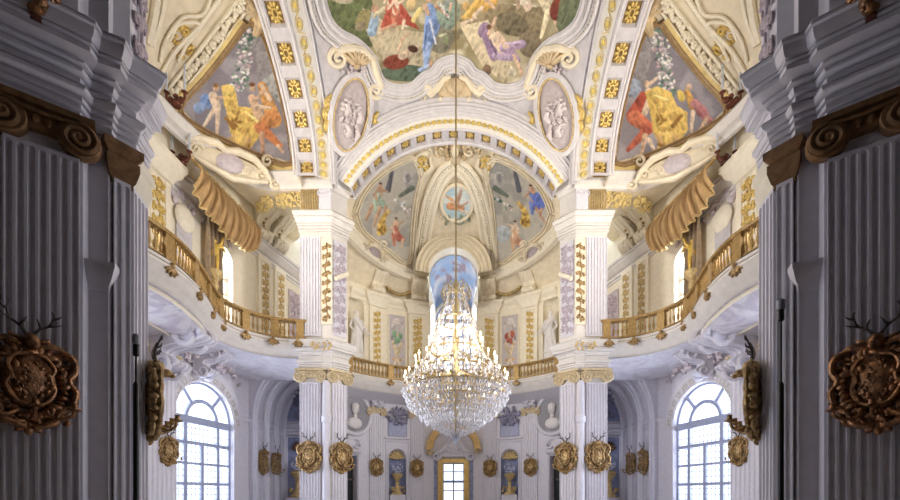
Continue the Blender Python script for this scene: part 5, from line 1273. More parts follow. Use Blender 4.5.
    for h in (-1, 1): volute(mb, f, h*.5, -.05, .26, 1.5, PI/2, h, .08, .06); mb.tube([f.P(h*.62, .12, .05), f.P(h*.3, .30, .08), f.P(0, .26, .1)], [.05, .1, .1], 8)
    mb.ell((0, .05, .06), (.28, .3, .12), 12, 6, f); mb.build('scrolled_head', LILAC, d)
    # dark-blue jamb and gilded arch beside the door bay
BLUEP = mat('pale_blue_panel', (.42, .44, .60), .6, var=.15)
def far_mid():
    p = circ(433.5); fr, L = wall_frame(p, (-p[0], p[1])); c = L/2
    d = thing('door_1', 'gilt-framed glazed door at the centre of the far apse below the chandelier', 'door', fr.P(c, 0, 0), None, 'structure')
    mb = MB()
    for a, b in ((c-.92, c-.66), (c+.66, c+.92)): slab(mb, fr, a, b, 0, 3.72, -.35, .08)
    slab(mb, fr, c-.92, c+.92, 3.5, 3.76, -.35, .09); panel_frame(mb, fr, c-.95, c+.95, -.2, 3.8, .05, .09); mb.build('gilt_frame', mat('gilt_door_frame', (.72, .50, .18), .4, .3, var=.2), d)
    mb = MB(); n0 = -.25
    for x in (-.66, 0, .66): slab(mb, fr, c+x-.045, c+x+.045, 0, 3.5, n0-.04, n0+.04)
    for z in (.05, 1.0, 1.75, 2.3, 2.95, 3.47): slab(mb, fr, c-.66, c+.66, z-.035, z+.035, n0-.035, n0+.035)
    slab(mb, fr, c-.66, c+.66, 2.25, 2.4, n0-.05, n0+.05); mb.build('glazing_bars', WFRAME, d)
    mb = MB(); slab(mb, fr, c-.66, c+.66, 0, 3.5, n0-.012, n0-.006); mb.build('door_panes', GLASS, d, False)
    t = thing('door_pediment', 'white scrolled pediment with curling volutes above the gilt-framed far door', 'pediment', fr.P(c, 3.9, 0))
    mb = MB(); f = Fr(fr.P(c, 4.2, .1), fr.u, fr.v, fr.n)
    for h in (-1, 1):
        volute(mb, f, h*1.05, -.28, .3, 1.6, PI/2, h, .1, .08); mb.tube([f.P(h*x, y, .08) for x, y in ((1.1, .0), (.75, .02), (.5, .35), (.25, .72), (0, .85))], [.1, .13, .13, .12, .12], 8)
        volute(mb, f, h*.35, .12, .22, 1.4, 0, -h, .07, .1)
    mb.add([f.P(x, y, .02) for x, y in ((-1.0, -.3), (1.0, -.3), (.7, .1), (.3, .75), (-.3, .75), (-.7, .1))], [(0, 1, 2, 3, 4, 5)]); mb.build('scrolls', LILAC, t)
    mb = MB(); shell(mb, f, 0, -.1, .36, 5, .07); mb.build('shell', LILAC, t)
    t = thing('gilded_arch', 'golden semicircular arch over the far door, half hidden by the chandelier', 'arch', fr.P(c, 4.4, 0))
    mb = MB(); k = 32; g = [[fr.P(c-r*math.cos(PI*i/k), 4.35+r*math.sin(PI*i/k), n) for r, n in ((1.28, .04), (1.3, .3), (1.7, .32), (1.72, .0))] for i in range(k+1)]; mb.grid(g); mb.build('archivolt', mat('ochre_gilt', (.66, .44, .18), .5, .15, var=.2), t)
    mb = MB()
    for h in (-1, 1): volute(mb, Fr(fr.P(c+h*1.5, 4.2, .25), fr.u, fr.v, fr.n), 0, 0, .22, 1.4, 0, h, .07, .05)
    mb.build('volutes', OLDGOLD, t)
    mb = MB()
    for a, b in ((.02, c-1.0), (c+1.0, L-.02)): slab(mb, fr, a, b, .5, 4.1, .0, .03)
    struct(mb, 'trim_blue_jamb', BLUE, False)
    # upper window of the far bay
    w = 2.4; f2 = Fr(fb.P(rb-1.2, 0, 0), fb.u, fb.v, fb.n)
    window_grid(f2, w, 8.6, 13.7, 1.2, 3, 6, -.12, 'tall arched upper window in the far bay behind the chandelier', 'window_3', True, False)
    mb = MB(); arc_tube(mb, f2, 1.2, 13.7, 1.32, 1.32, .1, .04, 8.6, 8, 30); struct(mb, 'trim_far_window', IVORY)
def far_up():
    S = side(); U = [circ(p) for p in (336, 346, 366, 387.5, 407, 430.5)]; sgs = list(zip(U, U[1:]))
    def seg(px):
        for (a, b), (q0, q1) in zip(sgs, ((336, 346), (346, 366), (366, 387.5), (387.5, 407), (407, 430.5))):
            if q0 <= px <= q1: return a, b
    for x0, x1, w in ((369, 383, 'outer'), (408.5, 426, 'inner')):
        a, b = seg((x0+x1)/2); p0, p1 = on_seg(a, b, x0), on_seg(a, b, x1); fr, L = wall_frame(p0, p1)
        t = thing('wall_pilaster', 'cream gold-panelled pilaster, upper far apse, %s one %s of the window' % (w, S), 'pilaster', fr.P(L/2, 8.1, 0), 'upper pilasters with gold panels')
        mb = MB(); slab(mb, fr, 0, L, 8.2, 12.75, 0, .16); panel_frame(mb, fr, L*.24, L*.76, 9.1, 12.5, .03, .17); mb.build('pilaster_shaft', IVORY, t)
        mb = MB(); ressaut(mb, p0, p1, [(0, 12.7), (.05, 12.72), (.08, 12.9), (.2, 13.05), (.28, 13.25), (.34, 13.3), (.34, 13.42), (0, 13.46)], .2, (0, 12), .17); mb.build('cap', IVORY, t)
        mb = MB(); vine(mb, Fr(fr.P(L/2, 9.15, .17), fr.u, fr.v, fr.n), L*.46, 3.3, 6, .04, 7); mb.build('gold_scroll', GOLD, t)
        mb = MB(); scroll_console(mb, Fr(fr.P(L/2, 13.45, .1), fr.u, fr.v, fr.n), L*.75, 1.05, .9); mb.build('scroll_console', IVORY, t)
    a, b = sgs[3]; p0, p1 = on_seg(a, b, 388), on_seg(a, b, 406); fr, L = wall_frame(p0, p1)
    t = thing('painted_panel', 'upright painted panel with a %s, upper far apse %s of the window' % ('green motif' if MX > 0 else 'red motif', S), 'panel', fr.P(L/2, 9, 0))
    mb = MB(); w0, w1, z0, z1 = .03, L-.03, 8.9, 12.5; nx, nz = 26, 70
    X, Z = np.meshgrid(np.linspace(0, 20, nx), np.linspace(56, 0, nz), indexing='ij'); acc = (116, 160, 120) if MX > 0 else (170, 84, 56)
    ops = [('e', 10, 6, 7, 4, 0, (196, 186, 182)), ('e', 5, 12, 3, 5, 20, (190, 180, 178)), ('e', 15, 12, 3, 5, -20, (190, 180, 178)), ('e', 7, 18, 3.4, 4.4, 25, acc), ('e', 13.4, 19, 3.2, 4, -25, acc), ('e', 10.5, 23.5, 4.4, 3, 10, acc), ('e', 8, 26, 2.4, 2, 0, acc), ('e', 10.4, 18, 1.8, 2.6, 0, (206, 182, 156)), ('c', 4, 30, 16, 31, 1.2, 1.2, (200, 176, 150)), ('e', 4, 22, 1.8, 4, 0, (150, 136, 140)), ('e', 16.4, 24, 1.6, 4, 0, (150, 136, 140)), ('c', 5, 26, 10, 38, 1.5, 2, (212, 190, 150)), ('c', 15, 26, 10, 38, 1.5, 2, (212, 190, 150)), ('e', 10, 42, 7, 2.4, 0, (206, 160, 100)), ('c', 10, 40, 4, 54, 1.4, 1.2, (214, 196, 170)), ('c', 10, 40, 16, 54, 1.4, 1.2, (214, 196, 170)), ('e', 10, 50, 3, 4, 0, (170, 150, 140))]
    mb.grid([[fr.P(w0+(w1-w0)*i/(nx-1), z1-(z1-z0)*Z[i, j]/56*1.0 if False else z0+(z1-z0)*(1-Z[i, j]/56), .03) for j in range(nz)] for i in range(nx)], [tuple(c) for c in brush(X, Z, (192, 184, 186), ops, 4).reshape(-1, 3)])
    mb.build('painting', PAINT, t); mb = MB(); panel_frame(mb, fr, w0, w1, z0, z1, .05, .03); mb.build('frame', IVORY, t)
    t = thing('gilded_garland', 'gilded leaf garland below the far cove, %s of the upper window' % S, 'garland', fr.P(L/2, 13.9, 0))
    mb = MB(); f = Fr(fr.P(L/2, 13.8, .35), fr.u, fr.v, fr.n)
    for i in range(26): q = -1+2*i/25; mb.ell((q*L*.62, .25*q*q-.12, .0), (.13, .10, .12), 7, 5, f, q)
    mb.build('leaves', mat('bronze_garland', (.42, .31, .14), .5, .3, var=.4, scale=8), t)
    t = thing('oval_cartouche', 'small cream oval cartouche on the far cove below the %s fresco' % S, 'ornament', (-4.6, 24.0, 14.6))
    f = vfr(374, 254, lambda X, Y: np.where(((X/8.3)**2+((Y-18)/8.3)**2) < 1, 14.75-.5*np.maximum(0, np.sqrt((X/5.5)**2+((Y-18.6)/7.6)**2)-1)/.2, 0))
    mb = MB(); mb.ell((0, 0, 0), (6, 8, 2), 14, 7, f, .4); mb.build('shield', PURP_L, t)
    mb = MB(); mb.tube([f.P(8*math.cos(q)*math.cos(.4)-10*math.sin(q)*math.sin(.4), 8*math.cos(q)*math.sin(.4)+10*math.sin(q)*math.cos(.4), 1) for q in np.linspace(0, 2*PI, 26, endpoint=False)], 1.6*f.u.length, 7, closed=True)
    for h in (-1, 1): volute(mb, f, h*10, -6, 5, 1.3, 0, h, 1.4, 1); volute(mb, f, h*8, 9, 4, 1.3, 0, h, 1.2, 1)
    mb.build('scroll_frame', CREAM, t)
def side_up():
    S = side(); a, b = SIDE_UP[4], SIDE_UP[5]
    for x0, x1, w in ((256.5, 269, 'nearer'), (273, 284, 'farther')):
        p0, p1 = on_seg(a, b, x0), on_seg(a, b, x1); fr, L = wall_frame(p0, p1, 0, (0, 18))
        t = thing('wall_pilaster', 'cream pilaster with gold scroll panel behind the %s balcony, %s of two' % (S, w), 'pilaster', fr.P(L/2, 8.1, 0), 'upper pilasters with gold panels')
        mb = MB(); slab(mb, fr, 0, L, 8.2, 12.95, 0, .14); panel_frame(mb, fr, L*.2, L*.8, 9.0, 12.7, .03, .15); mb.build('pilaster_shaft', IVORY, t)
        mb = MB(); vine(mb, Fr(fr.P(L/2, 9.05, .15), fr.u, fr.v, fr.n), L*.5, 3.6, 7, .05, 5); mb.build('gold_scroll', OLDGOLD, t)
    p0, p1 = on_seg(a, b, 288), on_seg(a, b, 300); fr, L = wall_frame(p0, p1, 0, (0, 18))
    t = thing('relief_panel', 'mauve relief panel on the upper wall beside the %s far pier' % S, 'panel', fr.P(L/2, 8.9, 0))
    mb = MB(); slab(mb, fr, .05, L, 8.9, 12.3, 0, .04); panel_frame(mb, fr, .05, L, 8.9, 12.3, .05, .05); mb.build('ground', PURP_L, t)
    mb = MB(); f = Fr(fr.P(L/2, 9.0, .05), fr.u, fr.v, fr.n); vine(mb, f, L*.8, 3.2, 4, .07, 3); blobs(mb, Fr(fr.P(L/2, 10.6, .05), fr.u, fr.v, fr.n), L*.7, 3.0, 30, .06, .15, 4, .6); mb.build('relief', PURPLE, t)
    # twin scroll consoles under the cove
    for x, Y, w in ((258, 20.0, 'nearer'), (274, 20.9, 'farther')):
        p = (XW(x, Y), Y); n = Vector((.88, -.47, 0)).normalized(); uu = Vector((-n.y, n.x, 0))
        t = thing('scroll_console', 'cream S-shaped scroll console above the %s gold pilasters, %s of two' % (S, w), 'console', (p[0], p[1], 13.55), 'S-shaped scroll consoles')
        mb = MB(); f = Fr((p[0], p[1], 13.58), uu, (0, 0, 1), n); scroll_console(mb, f, .62, 1.35, 1.25); mb.build('scroll', IVORY, t)
        mb = MB()
        for i in range(7): mb.ell((0, .25+.17*i, (.62, .5, .38, .4, .55, .8, 1.0)[i]), (.06, .07, .09), 6, 4, f)
        mb.build('bead_chain', GILT, t)
    # broad pilaster at the axis side
    p0, p1 = (-10.55, 14.2), (-10.42, 15.35); fr, L = wall_frame(p0, p1, 0, (0, 12))
    t = thing('wall_pilaster', 'broad cream pilaster with gold scroll panel beside the %s cloth swag' % S, 'pilaster', fr.P(L/2, 8.1, 0), 'upper pilasters with gold panels')
    mb = MB(); slab(mb, fr, 0, L, 8.2, 13.0, -.3, .1); panel_frame(mb, fr, L*.22, L*.78, 9.6, 12.8, .03, .11); mb.build('pilaster_shaft', IVORY, t)
    mb = MB(); ressaut(mb, p0, p1, [(0, 12.85), (.06, 12.88), (.1, 13.05), (.26, 13.2), (.32, 13.4), (.4, 13.5), (.4, 13.65), (0, 13.7)], .4, (0, 12), .1); mb.build('cap', IVORY, t)
    mb = MB(); vine(mb, Fr(fr.P(L/2, 9.7, .11), fr.u, fr.v, fr.n), L*.46, 3.0, 5, .05, 6); mb.build('gold_scroll', GOLD, t)
    # narrow grey pilaster with a scrolled head
    p0, p1 = (-10.42, 15.75), (-10.25, 16.4); fr, L = wall_frame(p0, p1, 0, (0, 12))
    t = thing('wall_pilaster', 'narrow grey pilaster with scrolled head below the %s drapery' % S, 'pilaster', fr.P(L/2, 8.1, 0))
    mb = MB(); slab(mb, fr, 0, L, 8.2, 12.2, -.3, .06); mb.build('pilaster_shaft', GREYST, t)
    mb = MB(); f = Fr(fr.P(L/2, 12.0, .08), fr.u, fr.v, fr.n); volute(mb, f, 0, 0, .3, 1.6, 0, 1, .09, .05); mb.ell((0, .1, .0), (.45, .5, .12), 12, 6, f); mb.build('scrolled_head', IVORY, t)
    # drapery
    A, B = Vector((-10.25, 15.7, 0)), Vector((-9.45, 18.9, 0)); d = (B-A); L = d.length; u = d.normalized(); n = Vector((u.y, -u.x, 0)); n = n if n.x > 0 else -n
    t = thing('drapery', 'orange-brown cloth swag hung across the top of the %s upper window' % S, 'drapery', A+Vector((0, 0, 13.5)))
    mb = MB(); g = []
    for i in range(181):
        q = i/180; row = []; top = 14.0-.3*q; dep = 1.0+.55*math.sin(PI*q)**.7+.25*q
        for j in range(18):
            v = j/17; k = .4+.6*v; fold = .085*math.sin(q*70+v*1.2)+.04*math.sin(q*121+1-v*2); out = .35+.55*math.sin(PI*(.1+v*.75))+fold*k
            p = A+u*(q*L+.05*math.sin(v*3+q*9))+n*out; row.append((p.x, p.y, top-dep*v-.12*math.sin(q*PI*3)**2*v))
        g.append(row)
    mb.grid(g); o = mb.build('cloth', DRAPE, t); sm = o.modifiers.new('thick', 'SOLIDIFY'); sm.thickness = .03
    mb = MB(); mb.tube([(r[-1][0], r[-1][1], r[-1][2]) for r in g], .035, 6); mb.build('fringe', OLDGOLD, t)
    mb = MB(); mb.tube([(r[0][0], r[0][1], r[0][2]+.03) for r in g], .07, 8); mb.build('pelmet_rail', OLDGOLD, t)
    mb = MB(); C0, C1 = A+u*1.15+n*.12, A+u*2.0+n*.12
    mb.grid([[((C0+(C1-C0)*q+n*(.09*math.sin(q*26+z))).x, (C0+(C1-C0)*q+n*(.09*math.sin(q*26+z))).y, z) for z in np.linspace(12.9, 8.3, 12)] for q in np.linspace(0, 1, 40)]); mb.build('hanging_curtain', mat('grey_brown_curtain', (.40, .30, .20), .75, var=.15), t)
    # carved brackets in shade below the cloth: rococo relief of grey stucco
    fr, Lw = wall_frame(SIDE_UP[3], SIDE_UP[4]); t = thing('stucco_relief', 'mauve stucco relief above the %s upper window' % S, 'relief', fr.P(Lw*.5, 12.6, 0))
    mb = MB(); f = Fr(fr.P(Lw*.5, 12.75, .02), fr.u, fr.v, fr.n); blobs(mb, f, 3.2, .7, 46, .08, .2, 5, .6); mb.build('relief', PURP_L, t)
    # gilded putto on a bracket by the window
    p = fr.P(Lw*.56, 10.55, .32); t = thing('gilded_putto', 'gilded winged putto raising both arms on a bracket behind the %s balcony rail' % S, 'statuette', (p.x, p.y, p.z))
    J, E, P = figure_joints(p.x, p.y, p.z+.12, 1.35, ((-.08, -.03, .10), (-.12, -.05, .26), (.08, -.03, .10), (.12, -.05, .26)), .6)
    J = [(q, r*1.35) for q, r in J]; skin_figure('body', J, E, mat('bright_gold', (.70, .47, .10), .4, .35, var=.15), t)
    for h in (-1, 1):
        mb = MB(); mb.tube([P(h*.05, .09, .76), P(h*.22, .14, .86), P(h*.30, .16, .72)], [.03, .09, .03], 8); mb.build('wing', MATS['bright_gold'], t)
    mb = MB(); mb.lathe([(.06, -.75), (.16, -.5), (.12, -.3), (.3, -.06), (.32, .1), (.05, .12)], (p.x, p.y, p.z), 12); mb.ell((p.x-.2, p.y, p.z-.3), (.35, .2, .2), 8, 5); mb.build('bracket', OLDGOLD, t)
    fr, L = wall_frame(SIDE_UP[3], SIDE_UP[4]); f2 = Fr(fr.P(L*.60, 0, -.35), fr.u, fr.v, fr.n)
    window_grid(f2, L*.28, 8.4, 11.6, L*.14, 2, 4, 0, 'bright upper window behind the %s balcony under the cloth swag' % S, 'window_4' if MX > 0 else 'window_5', False, False, IVORY)
def side_low():
    S = side(); a, b = (-10.7, 15.95), (-10.04, 19.3); fr, L = wall_frame(a, b); u0, u1 = .10, L-.16; w = u1-u0; r = w/2; cu = (u0+u1)/2
    f2 = Fr(fr.P(u0, 0, -.2), fr.u, fr.v, fr.n)
    window_grid(f2, w, .3, 4.62, r, 3, 4, 0, 'large arched %s window with fanlight and leaded panes below the balcony' % S, 'window_1' if MX > 0 else 'window_2')
    t = thing('window_archivolt', 'white coffered archivolt framing the head of the %s arched window' % S, 'arch', fr.P(cu, 4.6, 0))
    mb = MB(); k = 40; g = [[fr.P(cu-(r+q)*math.cos(PI*i/k), 4.62+(r+q)*math.sin(PI*i/k), n) for q, n in ((0.01, -.3), (.01, .06), (.42, .09), (.5, .14), (.6, .14), (.62, 0))] for i in range(k+1)]; mb.grid(g); mb.build('archivolt', LILAC, t)
    for i in range(13):
        q = PI*(i+.5)/13; f = Fr(fr.P(cu-(r+.22)*math.cos(q), 4.62+(r+.22)*math.sin(q), .085), fr.u*math.sin(q)+fr.v*math.cos(q), fr.u*-math.cos(q)+fr.v*math.sin(q), fr.n)
        mb = MB(); panel_frame(mb, f, -.15, .15, -.15, .15, .035, .0); mb.ell((0, 0, 0), (.06, .06, .04), 8, 5, f); co = mb.build('coffer', WHITE, t); mb = MB(); slab(mb, f, -.14, .14, -.14, .14, -.01, .004); mb.build('coffer_ground', GREYST, co)  # grey centres stand in for the shade of sunk coffers
    mb = MB()
    for q in (u0-.06, u1+.06): mb.tube([fr.P(q, .2, .04), fr.P(q, 4.6, .04)], .06, 8)
    struct(mb, 'trim_window_jamb_'+S, LILAC)
    t = thing('stucco_spray', 'pale mauve stucco foliage spray above the %s arched window' % S, 'ornament', fr.P(cu, 6.8, 0))
    mb = MB(); f = Fr(fr.P(cu+.2, 6.75, .1), fr.u, fr.v, fr.n)
    for i in range(44):
        q = R.uniform(-.8, 1); mb.ell((q*1.7, .42-.5*q*q+R.uniform(-.15, .15), .05), (R.uniform(.08, .16), .06, .09), 7, 4, f, R.uniform(0, 3))
    mb.build('foliage', PURP_L, t)
    p0, p1 = (-10.72, 14.2), (-10.56, 15.9); fr, L = wall_frame(p0, p1)
    t = thing('wall_pilaster', 'white fluted pilaster with gilt capital between the %s near pier and the arched window' % S, 'pilaster', (p0[0], p0[1], 0))
    mb = MB(); slab(mb, fr, 0, L, 0, 6.9, -.45, 0); mb.build('backing', LILAC, t)
    add_fluted(t, p0, p1, .8, 6.2, 8, (0, 12)); mb = MB(); ionic(mb, fr, L, 6.18, .6, .15); mb.build('capital', GOLD_L, t)
    # passage end: blue painted panel, trophy, niche and urn
    fr = Fr((-9.5, 23.43, 0), (1, 0, 0), (0, 0, 1), (0, -1, 0))
    t = thing('niche_surround', 'blue niche with dark shell head at the end of the %s passage' % S, 'niche', (-8.6, 23.43, 0), 'niche surrounds')
    mb = MB(); slab(mb, fr, .2, 1.75, 5.6, 8.0, 0, .04); slab(mb, fr, .25, 1.7, .9, 4.7, 0, .03); mb.build('blue_panels', BLUE, t)
    mb = MB(); panel_frame(mb, fr, .2, 1.75, 5.5, 7.9, .06, .05); panel_frame(mb, fr, .22, 1.74, .9, 4.8, .06, .04); mb.tube([fr.P(0, 5.1, .05), fr.P(3, 5.1, .05)], .09, 8); mb.build('moulding', LILAC, t)
    mb = MB(); shell(mb, Fr(fr.P(.97, 4.0, .08), fr.u, fr.v, fr.n), 0, 0, .5, 7, .14); mb.build('shell', BRONZE_SHADED, t)
    mb = MB(); blobs(mb, Fr(fr.P(.95, 6.7, .08), fr.u, fr.v, fr.n), 1.3, 1.9, 46, .08, .2, 6, .8, True); mb.build('trophy', MATS['slate_relief'], t)
    urn_niche((-8.55, 23.05), (0, -1), 1.35, 2.2, 'gilt flower urn at the end of the %s passage, beside the far pier' % S, fr)
    t = thing('urn_pedestal', 'pale pedestal under the urn at the end of the %s passage' % S, 'pedestal', (-8.55, 23.05, 0)); mb = MB(); mb.box((-8.55, 23.05, .67), (1.0, .6, 1.34)); mb.box((-8.55, 23.05, 1.3), (1.12, .66, .1)); mb.build('block', LILAC, t, False)
def candelabra(c, h, label):
    t = thing('candle_bracket', label, 'candelabrum', c, 'dark red candle brackets')
    mb = MB(); mb.lathe([(.16, 0), (.18, .05), (.07, .1), (.05, .25), (.1, .32), (.05, .4)], c, 10)
    for x in (-1, 1): mb.tube(cat_rom([(c[0], c[1], c[2]+.2), (c[0]+x*.14, c[1]-.02, c[2]+.12), (c[0]+x*.3, c[1]-.02, c[2]+.22), (c[0]+x*.32, c[1]-.02, c[2]+.42)], 4), .04, 6); mb.lathe([(.03, 0), (.1, .04), (.04, .08)], (c[0]+x*.32, c[1]-.02, c[2]+.42), 10); mb.ell((c[0]+x*.18, c[1], c[2]+.2), (.12, .08, .12), 7, 5)
    mb.build('bracket', DARKRED, t)
    for x in (-1, 1):
        mb = MB(); mb.lathe([(.035, 0), (.033, h), (.008, h+.03)], (c[0]+x*.32, c[1]-.02, c[2]+.49), 8); mb.build('candle', mat('pale_blue_candle', (.55, .60, .72), .4), t)
def small_things():
    S = side()
    candelabra((-9.75, 14.75, 15.2), .95, 'dark red candle bracket standing on the %s vault cornice' % S)
    candelabra((-10.05, 15.5, 13.72), .65, 'dark red candle bracket above the cloth swag, %s side' % S)
    px, top = (136, 3.85) if MX > 0 else (2*CX-781, 4.35)
    Y = 6.0; x = XW(px, Y)
    t = thing('tall_black_stand', 'tall thin black stand with a grey head by the %s near pier' % S, 'stand', (x, Y, 0))
    mb = MB(); mb.lathe([(.035, .1), (.035, 3.15), (.012, 3.2)], (x, Y, 0), 10); mb.build('lower_tube', BLACK, t)
    mb = MB(); mb.tube([(x, Y, 3.15), (x, Y, top-.1)], .014, 8); mb.build('upper_rod', DARK, t)
    mb = MB(); mb.lathe([(.02, top-.3), (.04, top-.28), (.04, top-.14), (.03, top-.13)], (x, Y, 0), 12); mb.build('clamp', BLACK, t)
    mb = MB(); mb.lathe([(.05, top-.13), (.05, top), (.03, top+.02)], (x, Y, 0), 14); mb.build('head', mat('grey_plastic', (.30, .31, .35), .4), t)
    for k in range(3):
        q = k*2.1+.4; mb = MB(); mb.tube([(x, Y, .35), (x+.4*math.cos(q), Y+.4*math.sin(q), .02)], .018, 6); mb.build('leg', BLACK, t)
# ------------------------------------------------------------------ chandelier
CHG = mat('pale_brass', (.50, .40, .22), .35, .5, var=.2)
def chandelier():
    cx, cy = .07, 12.0
    root = thing('crystal_chandelier', 'large lit crystal chandelier hanging at the centre of the hall', 'chandelier', (cx, cy, 3.1))
    mb = MB(); mb.tube([(cx, cy, 7.7), (cx, cy, float(V_dome(cx, cy))+.1)], .022, 8); mb.build('rod', mat('aged_brass', (.36, .27, .12), .4, .6), root)
    mb = MB(); mb.lathe([(.02, 3.2), (.10, 3.35), (.06, 3.6), (.12, 4.2), (.07, 4.6), (.14, 5.0), (.06, 5.4), (.1, 6.0), (.05, 6.4), (.12, 6.9), (.05, 7.2), (.09, 7.5), (.02, 7.75)], (cx, cy, 0), 14); mb.build('stem', CHG, root)
    def circle(r, z, n=48): return [(cx+r*math.cos(2*PI*i/n), cy+r*math.sin(2*PI*i/n), z) for i in range(n)]
    for r, z, t in ((1.42, 4.55, .03), (1.12, 5.05, .028), (.72, 5.65, .025), (.52, 6.5, .02), (.28, 7.25, .018)):
        mb = MB(); mb.tube(circle(r, z), t, 6, closed=True); mb.build('hoop', CHG, root)
    bulb = None; rr = random.Random(2); cm = None
    for r, z, n in ((1.46, 4.62, 26), (1.16, 5.12, 20), (.76, 5.72, 12), (1.3, 4.3, 16)):
        for i in range(n):
            q = 2*PI*(i+.5*(n == 20))/n+.05; x, y = cx+r*math.cos(q), cy+r*math.sin(q)
            mb = MB(); mb.tube(cat_rom([(cx+.1*math.cos(q), cy+.1*math.sin(q), z-.05), (cx+r*.5*math.cos(q), cy+r*.5*math.sin(q), z-.22), (cx+r*.85*math.cos(q), cy+r*.85*math.sin(q), z-.14), (x, y, z)], 3), .016, 5)
            mb.lathe([(.015, 0), (.06, .03), (.03, .05)], (x, y, z), 8); arm = mb.build('candle_arm', CHG, root)
            if bulb is None:
                mb = MB(); mb.lathe([(.02, 0), (.018, .2), (.005, .21)], (x, y, z+.05), 8); cm = mb.build('candle', CANDLE, arm, origin=(x, y, z)); cm.location = (x-cx, y-cy, z-3.1)
                mb = MB(); mb.lathe([(.004, 0), (.024, .035), (.016, .075), (.002, .12)], (x, y, z+.255), 8); bulb = mb.build('lamp_flame', FLAME, arm, origin=(x, y, z)); bulb.location = (x-cx, y-cy, z-3.1)
            else:
                for src in (cm, bulb):
                    o = src.copy(); C.objects.link(o); o.parent = arm; o.location = (x-cx, y-cy, z-3.1)
    # crystal drops in tiers
    spots = []
    prof = [(.14, 3.3), (.30, 3.38), (.48, 3.48), (.66, 3.58), (.84, 3.70), (1.0, 3.82), (1.14, 3.95), (1.27, 4.08), (1.37, 4.22), (1.44, 4.36), (1.50, 4.52), (1.46, 4.70), (1.38, 4.86), (1.25, 4.98), (1.17, 5.16), (1.0, 5.35), (.84, 5.55), (.70, 5.75), (.60, 6.0), (.56, 6.25), (.55, 6.48), (.45, 6.7), (.36, 6.95), (.30, 7.2), (.2, 7.45)]
    for k, (r, z) in enumerate(prof):
        n = max(5, int(2*PI*r/(.08 if z < 4.7 else .2)))
        for i in range(n): spots.append((r*(1+rr.uniform(-.03, .03)), 2*PI*(i+.5*(k % 2))/n, z+rr.uniform(-.03, .03), rr.uniform(.75, 1.25)))
    for r, z, n in ((.5, 3.7, 16), (.9, 4.05, 30), (1.1, 4.4, 36), (.8, 4.6, 26), (.55, 5.2, 18), (.9, 5.0, 26), (.4, 5.9, 12)):
        for i in range(n): spots.append((r, 2*PI*i/n, z+rr.uniform(-.1, .1), rr.uniform(.8, 1.3)))
    def drop(mb, x, y, z, s):
        w = .028*s; h = .15*s
        mb.add([(x, y, z+.02*s), (x+w, y, z-h*.55), (x, y+w, z-h*.55), (x-w, y, z-h*.55), (x, y-w, z-h*.55), (x, y, z-h)], [(0, 1, 2), (0, 2, 3), (0, 3, 4), (0, 4, 1), (5, 2, 1), (5, 3, 2), (5, 4, 3), (5, 1, 4)])
    front = sorted(spots, key=lambda p: (math.sin(p[1])*p[0]*1.0)+abs(p[2]-4.0)*.6)[:100]; fs = set(id(p) for p in front)
    mb = MB(); base = None
    for p in spots:
        x, y = cx+p[0]*math.cos(p[1]), cy+p[0]*math.sin(p[1])
        if id(p) in fs:
            if base is None: m1 = MB(); drop(m1, 0, 0, 0, 1.15); base = m1.build('crystal_drop', CRYS, root, False, origin=(0, 0, 0)); o = base
            else: o = base.copy(); C.objects.link(o)
            o.location = (x-cx, y-cy, p[2]-3.1)
        else: drop(mb, x, y, p[2], p[3])
    tag(mb.build('crystal_drops', CRYS, root, False), kind='stuff')
    mb = MB()
    for k in range(10):
        q = 2*PI*k/10
        for (r0, z0), (r1, z1), sag in (((.26, 7.3), (.54, 6.5), .1), ((.54, 6.5), (1.14, 5.2), .35), ((1.14, 5.1), (1.44, 4.6), .05)):
            for i in range(18):
                t = i/17; r = r0+(r1-r0)*t; z = z0+(z1-z0)*t-sag*math.sin(PI*t); drop(mb, cx+r*math.cos(q), cy+r*math.sin(q), z+.04, .55)
    for k in range(26):
        q = 2*PI*k/26
        for i in range(16): t = i/15; r = 1.42-(1.36)*t; z = 4.5-1.2*t-.28*math.sin(PI*t); drop(mb, cx+r*math.cos(q), cy+r*math.sin(q), z, .7)
    tag(mb.build('crystal_strings', CRYS, root, False), kind='stuff')
    mb = MB(); mb.ell((cx, cy, 3.22), (.13, .13, .13), 10, 6); mb.ell((cx, cy, 3.06), (.05, .05, .07), 8, 5); mb.build('crystal_ball', mat('blue_crystal', (.72, .80, .95), .08, trans=.5, spec=.9), root, auto=10)
    mb = MB()
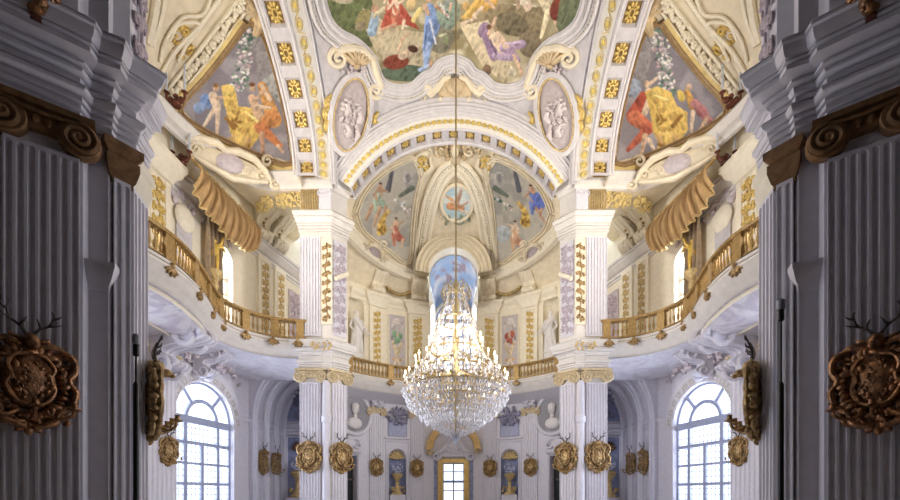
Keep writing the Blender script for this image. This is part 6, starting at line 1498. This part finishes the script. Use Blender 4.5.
    for k in range(12):
        q = 2*PI*k/12; mb.tube(cat_rom([(cx+.05*math.cos(q), cy+.05*math.sin(q), 7.4), (cx+.3*math.cos(q), cy+.3*math.sin(q), 7.55), (cx+.42*math.cos(q), cy+.42*math.sin(q), 7.3), (cx+.36*math.cos(q), cy+.36*math.sin(q), 7.15)], 3), .014, 5)
        mb.tube([(cx+.28*math.cos(q), cy+.28*math.sin(q), 7.2), (cx+.52*math.cos(q), cy+.52*math.sin(q), 6.5), (cx+.74*math.cos(q), cy+.74*math.sin(q), 5.66), (cx+1.14*math.cos(q), cy+1.14*math.sin(q), 5.06), (cx+1.42*math.cos(q), cy+1.42*math.sin(q), 4.56)], .012, 5)
    mb.build('frame_ribs', CHG, root)
def lights():
    global MX
    def w(name, loc, look, sx, sy, pw, col, sp=110):
        area(name, loc, look, sx, sy, pw, col).data.spread = math.radians(sp)
    for s in (-1, 1):
        w('daylight_side_window', (s*11.3, 17.7, 4.0), (-s*8, 13.5, 5.0), 3, 5.5, 520, COOL, 130)
        w('daylight_upper_window', (s*10.7, 17.0, 10.6), (-s*6, 20.5, 14.5), 2.2, 3.2, 420, (1, .96, .9))
        w('unseen_axis_daylight', (s*10.6, 12, 4.0), (-s*6, 18, 5.5), 3, 5.5, 270, COOL, 110)  # added lamp for an assumed unseen window; the wall is solid here
        w('unseen_axis_upper_daylight', (s*10.5, 11.5, 11), (-s*5, 19.5, 16.5), 3, 3.5, 520, (1, .93, .82))  # added to brighten the vault; unseen, no opening is built here
        w('unseen_near_upper_daylight', (s*9.8, 7.6, 10.8), (-s*1, 20, 13), 2.5, 3.2, 60, (1, .93, .82))  # added lamp, unseen mirror of the upper window; no opening built
    w('daylight_far_window', (0, 29.6, 12), (0, 20, 11), 2.2, 5, 200, COOL)
    for k in range(6):
        a = k*PI/3+.3; point('chandelier_light', (.07+1.3*math.cos(a), 12+1.3*math.sin(a), 5.9), 50, WARM, .2)
    point('chandelier_light', (.07, 12, 4.9), 30, WARM, .3)
central(); fr2, L2, fb, rb = far_centre(); far_arch(); far_balcony(); vault_central()
for MX in (1, -1):
    far_wall(); side_walls(); pier_far(); pier_near(); side_arch(); side_balcony(); vault_half()
    statues(); far_low(); far_up(); side_up(); side_low(); small_things()
    if MX > 0: make_sconce('gilt', GILT); make_sconce('shaded_gilt', BRONZE_SHADED)
    sconces()
MX = 1
far_mid(); chandelier()
lights()
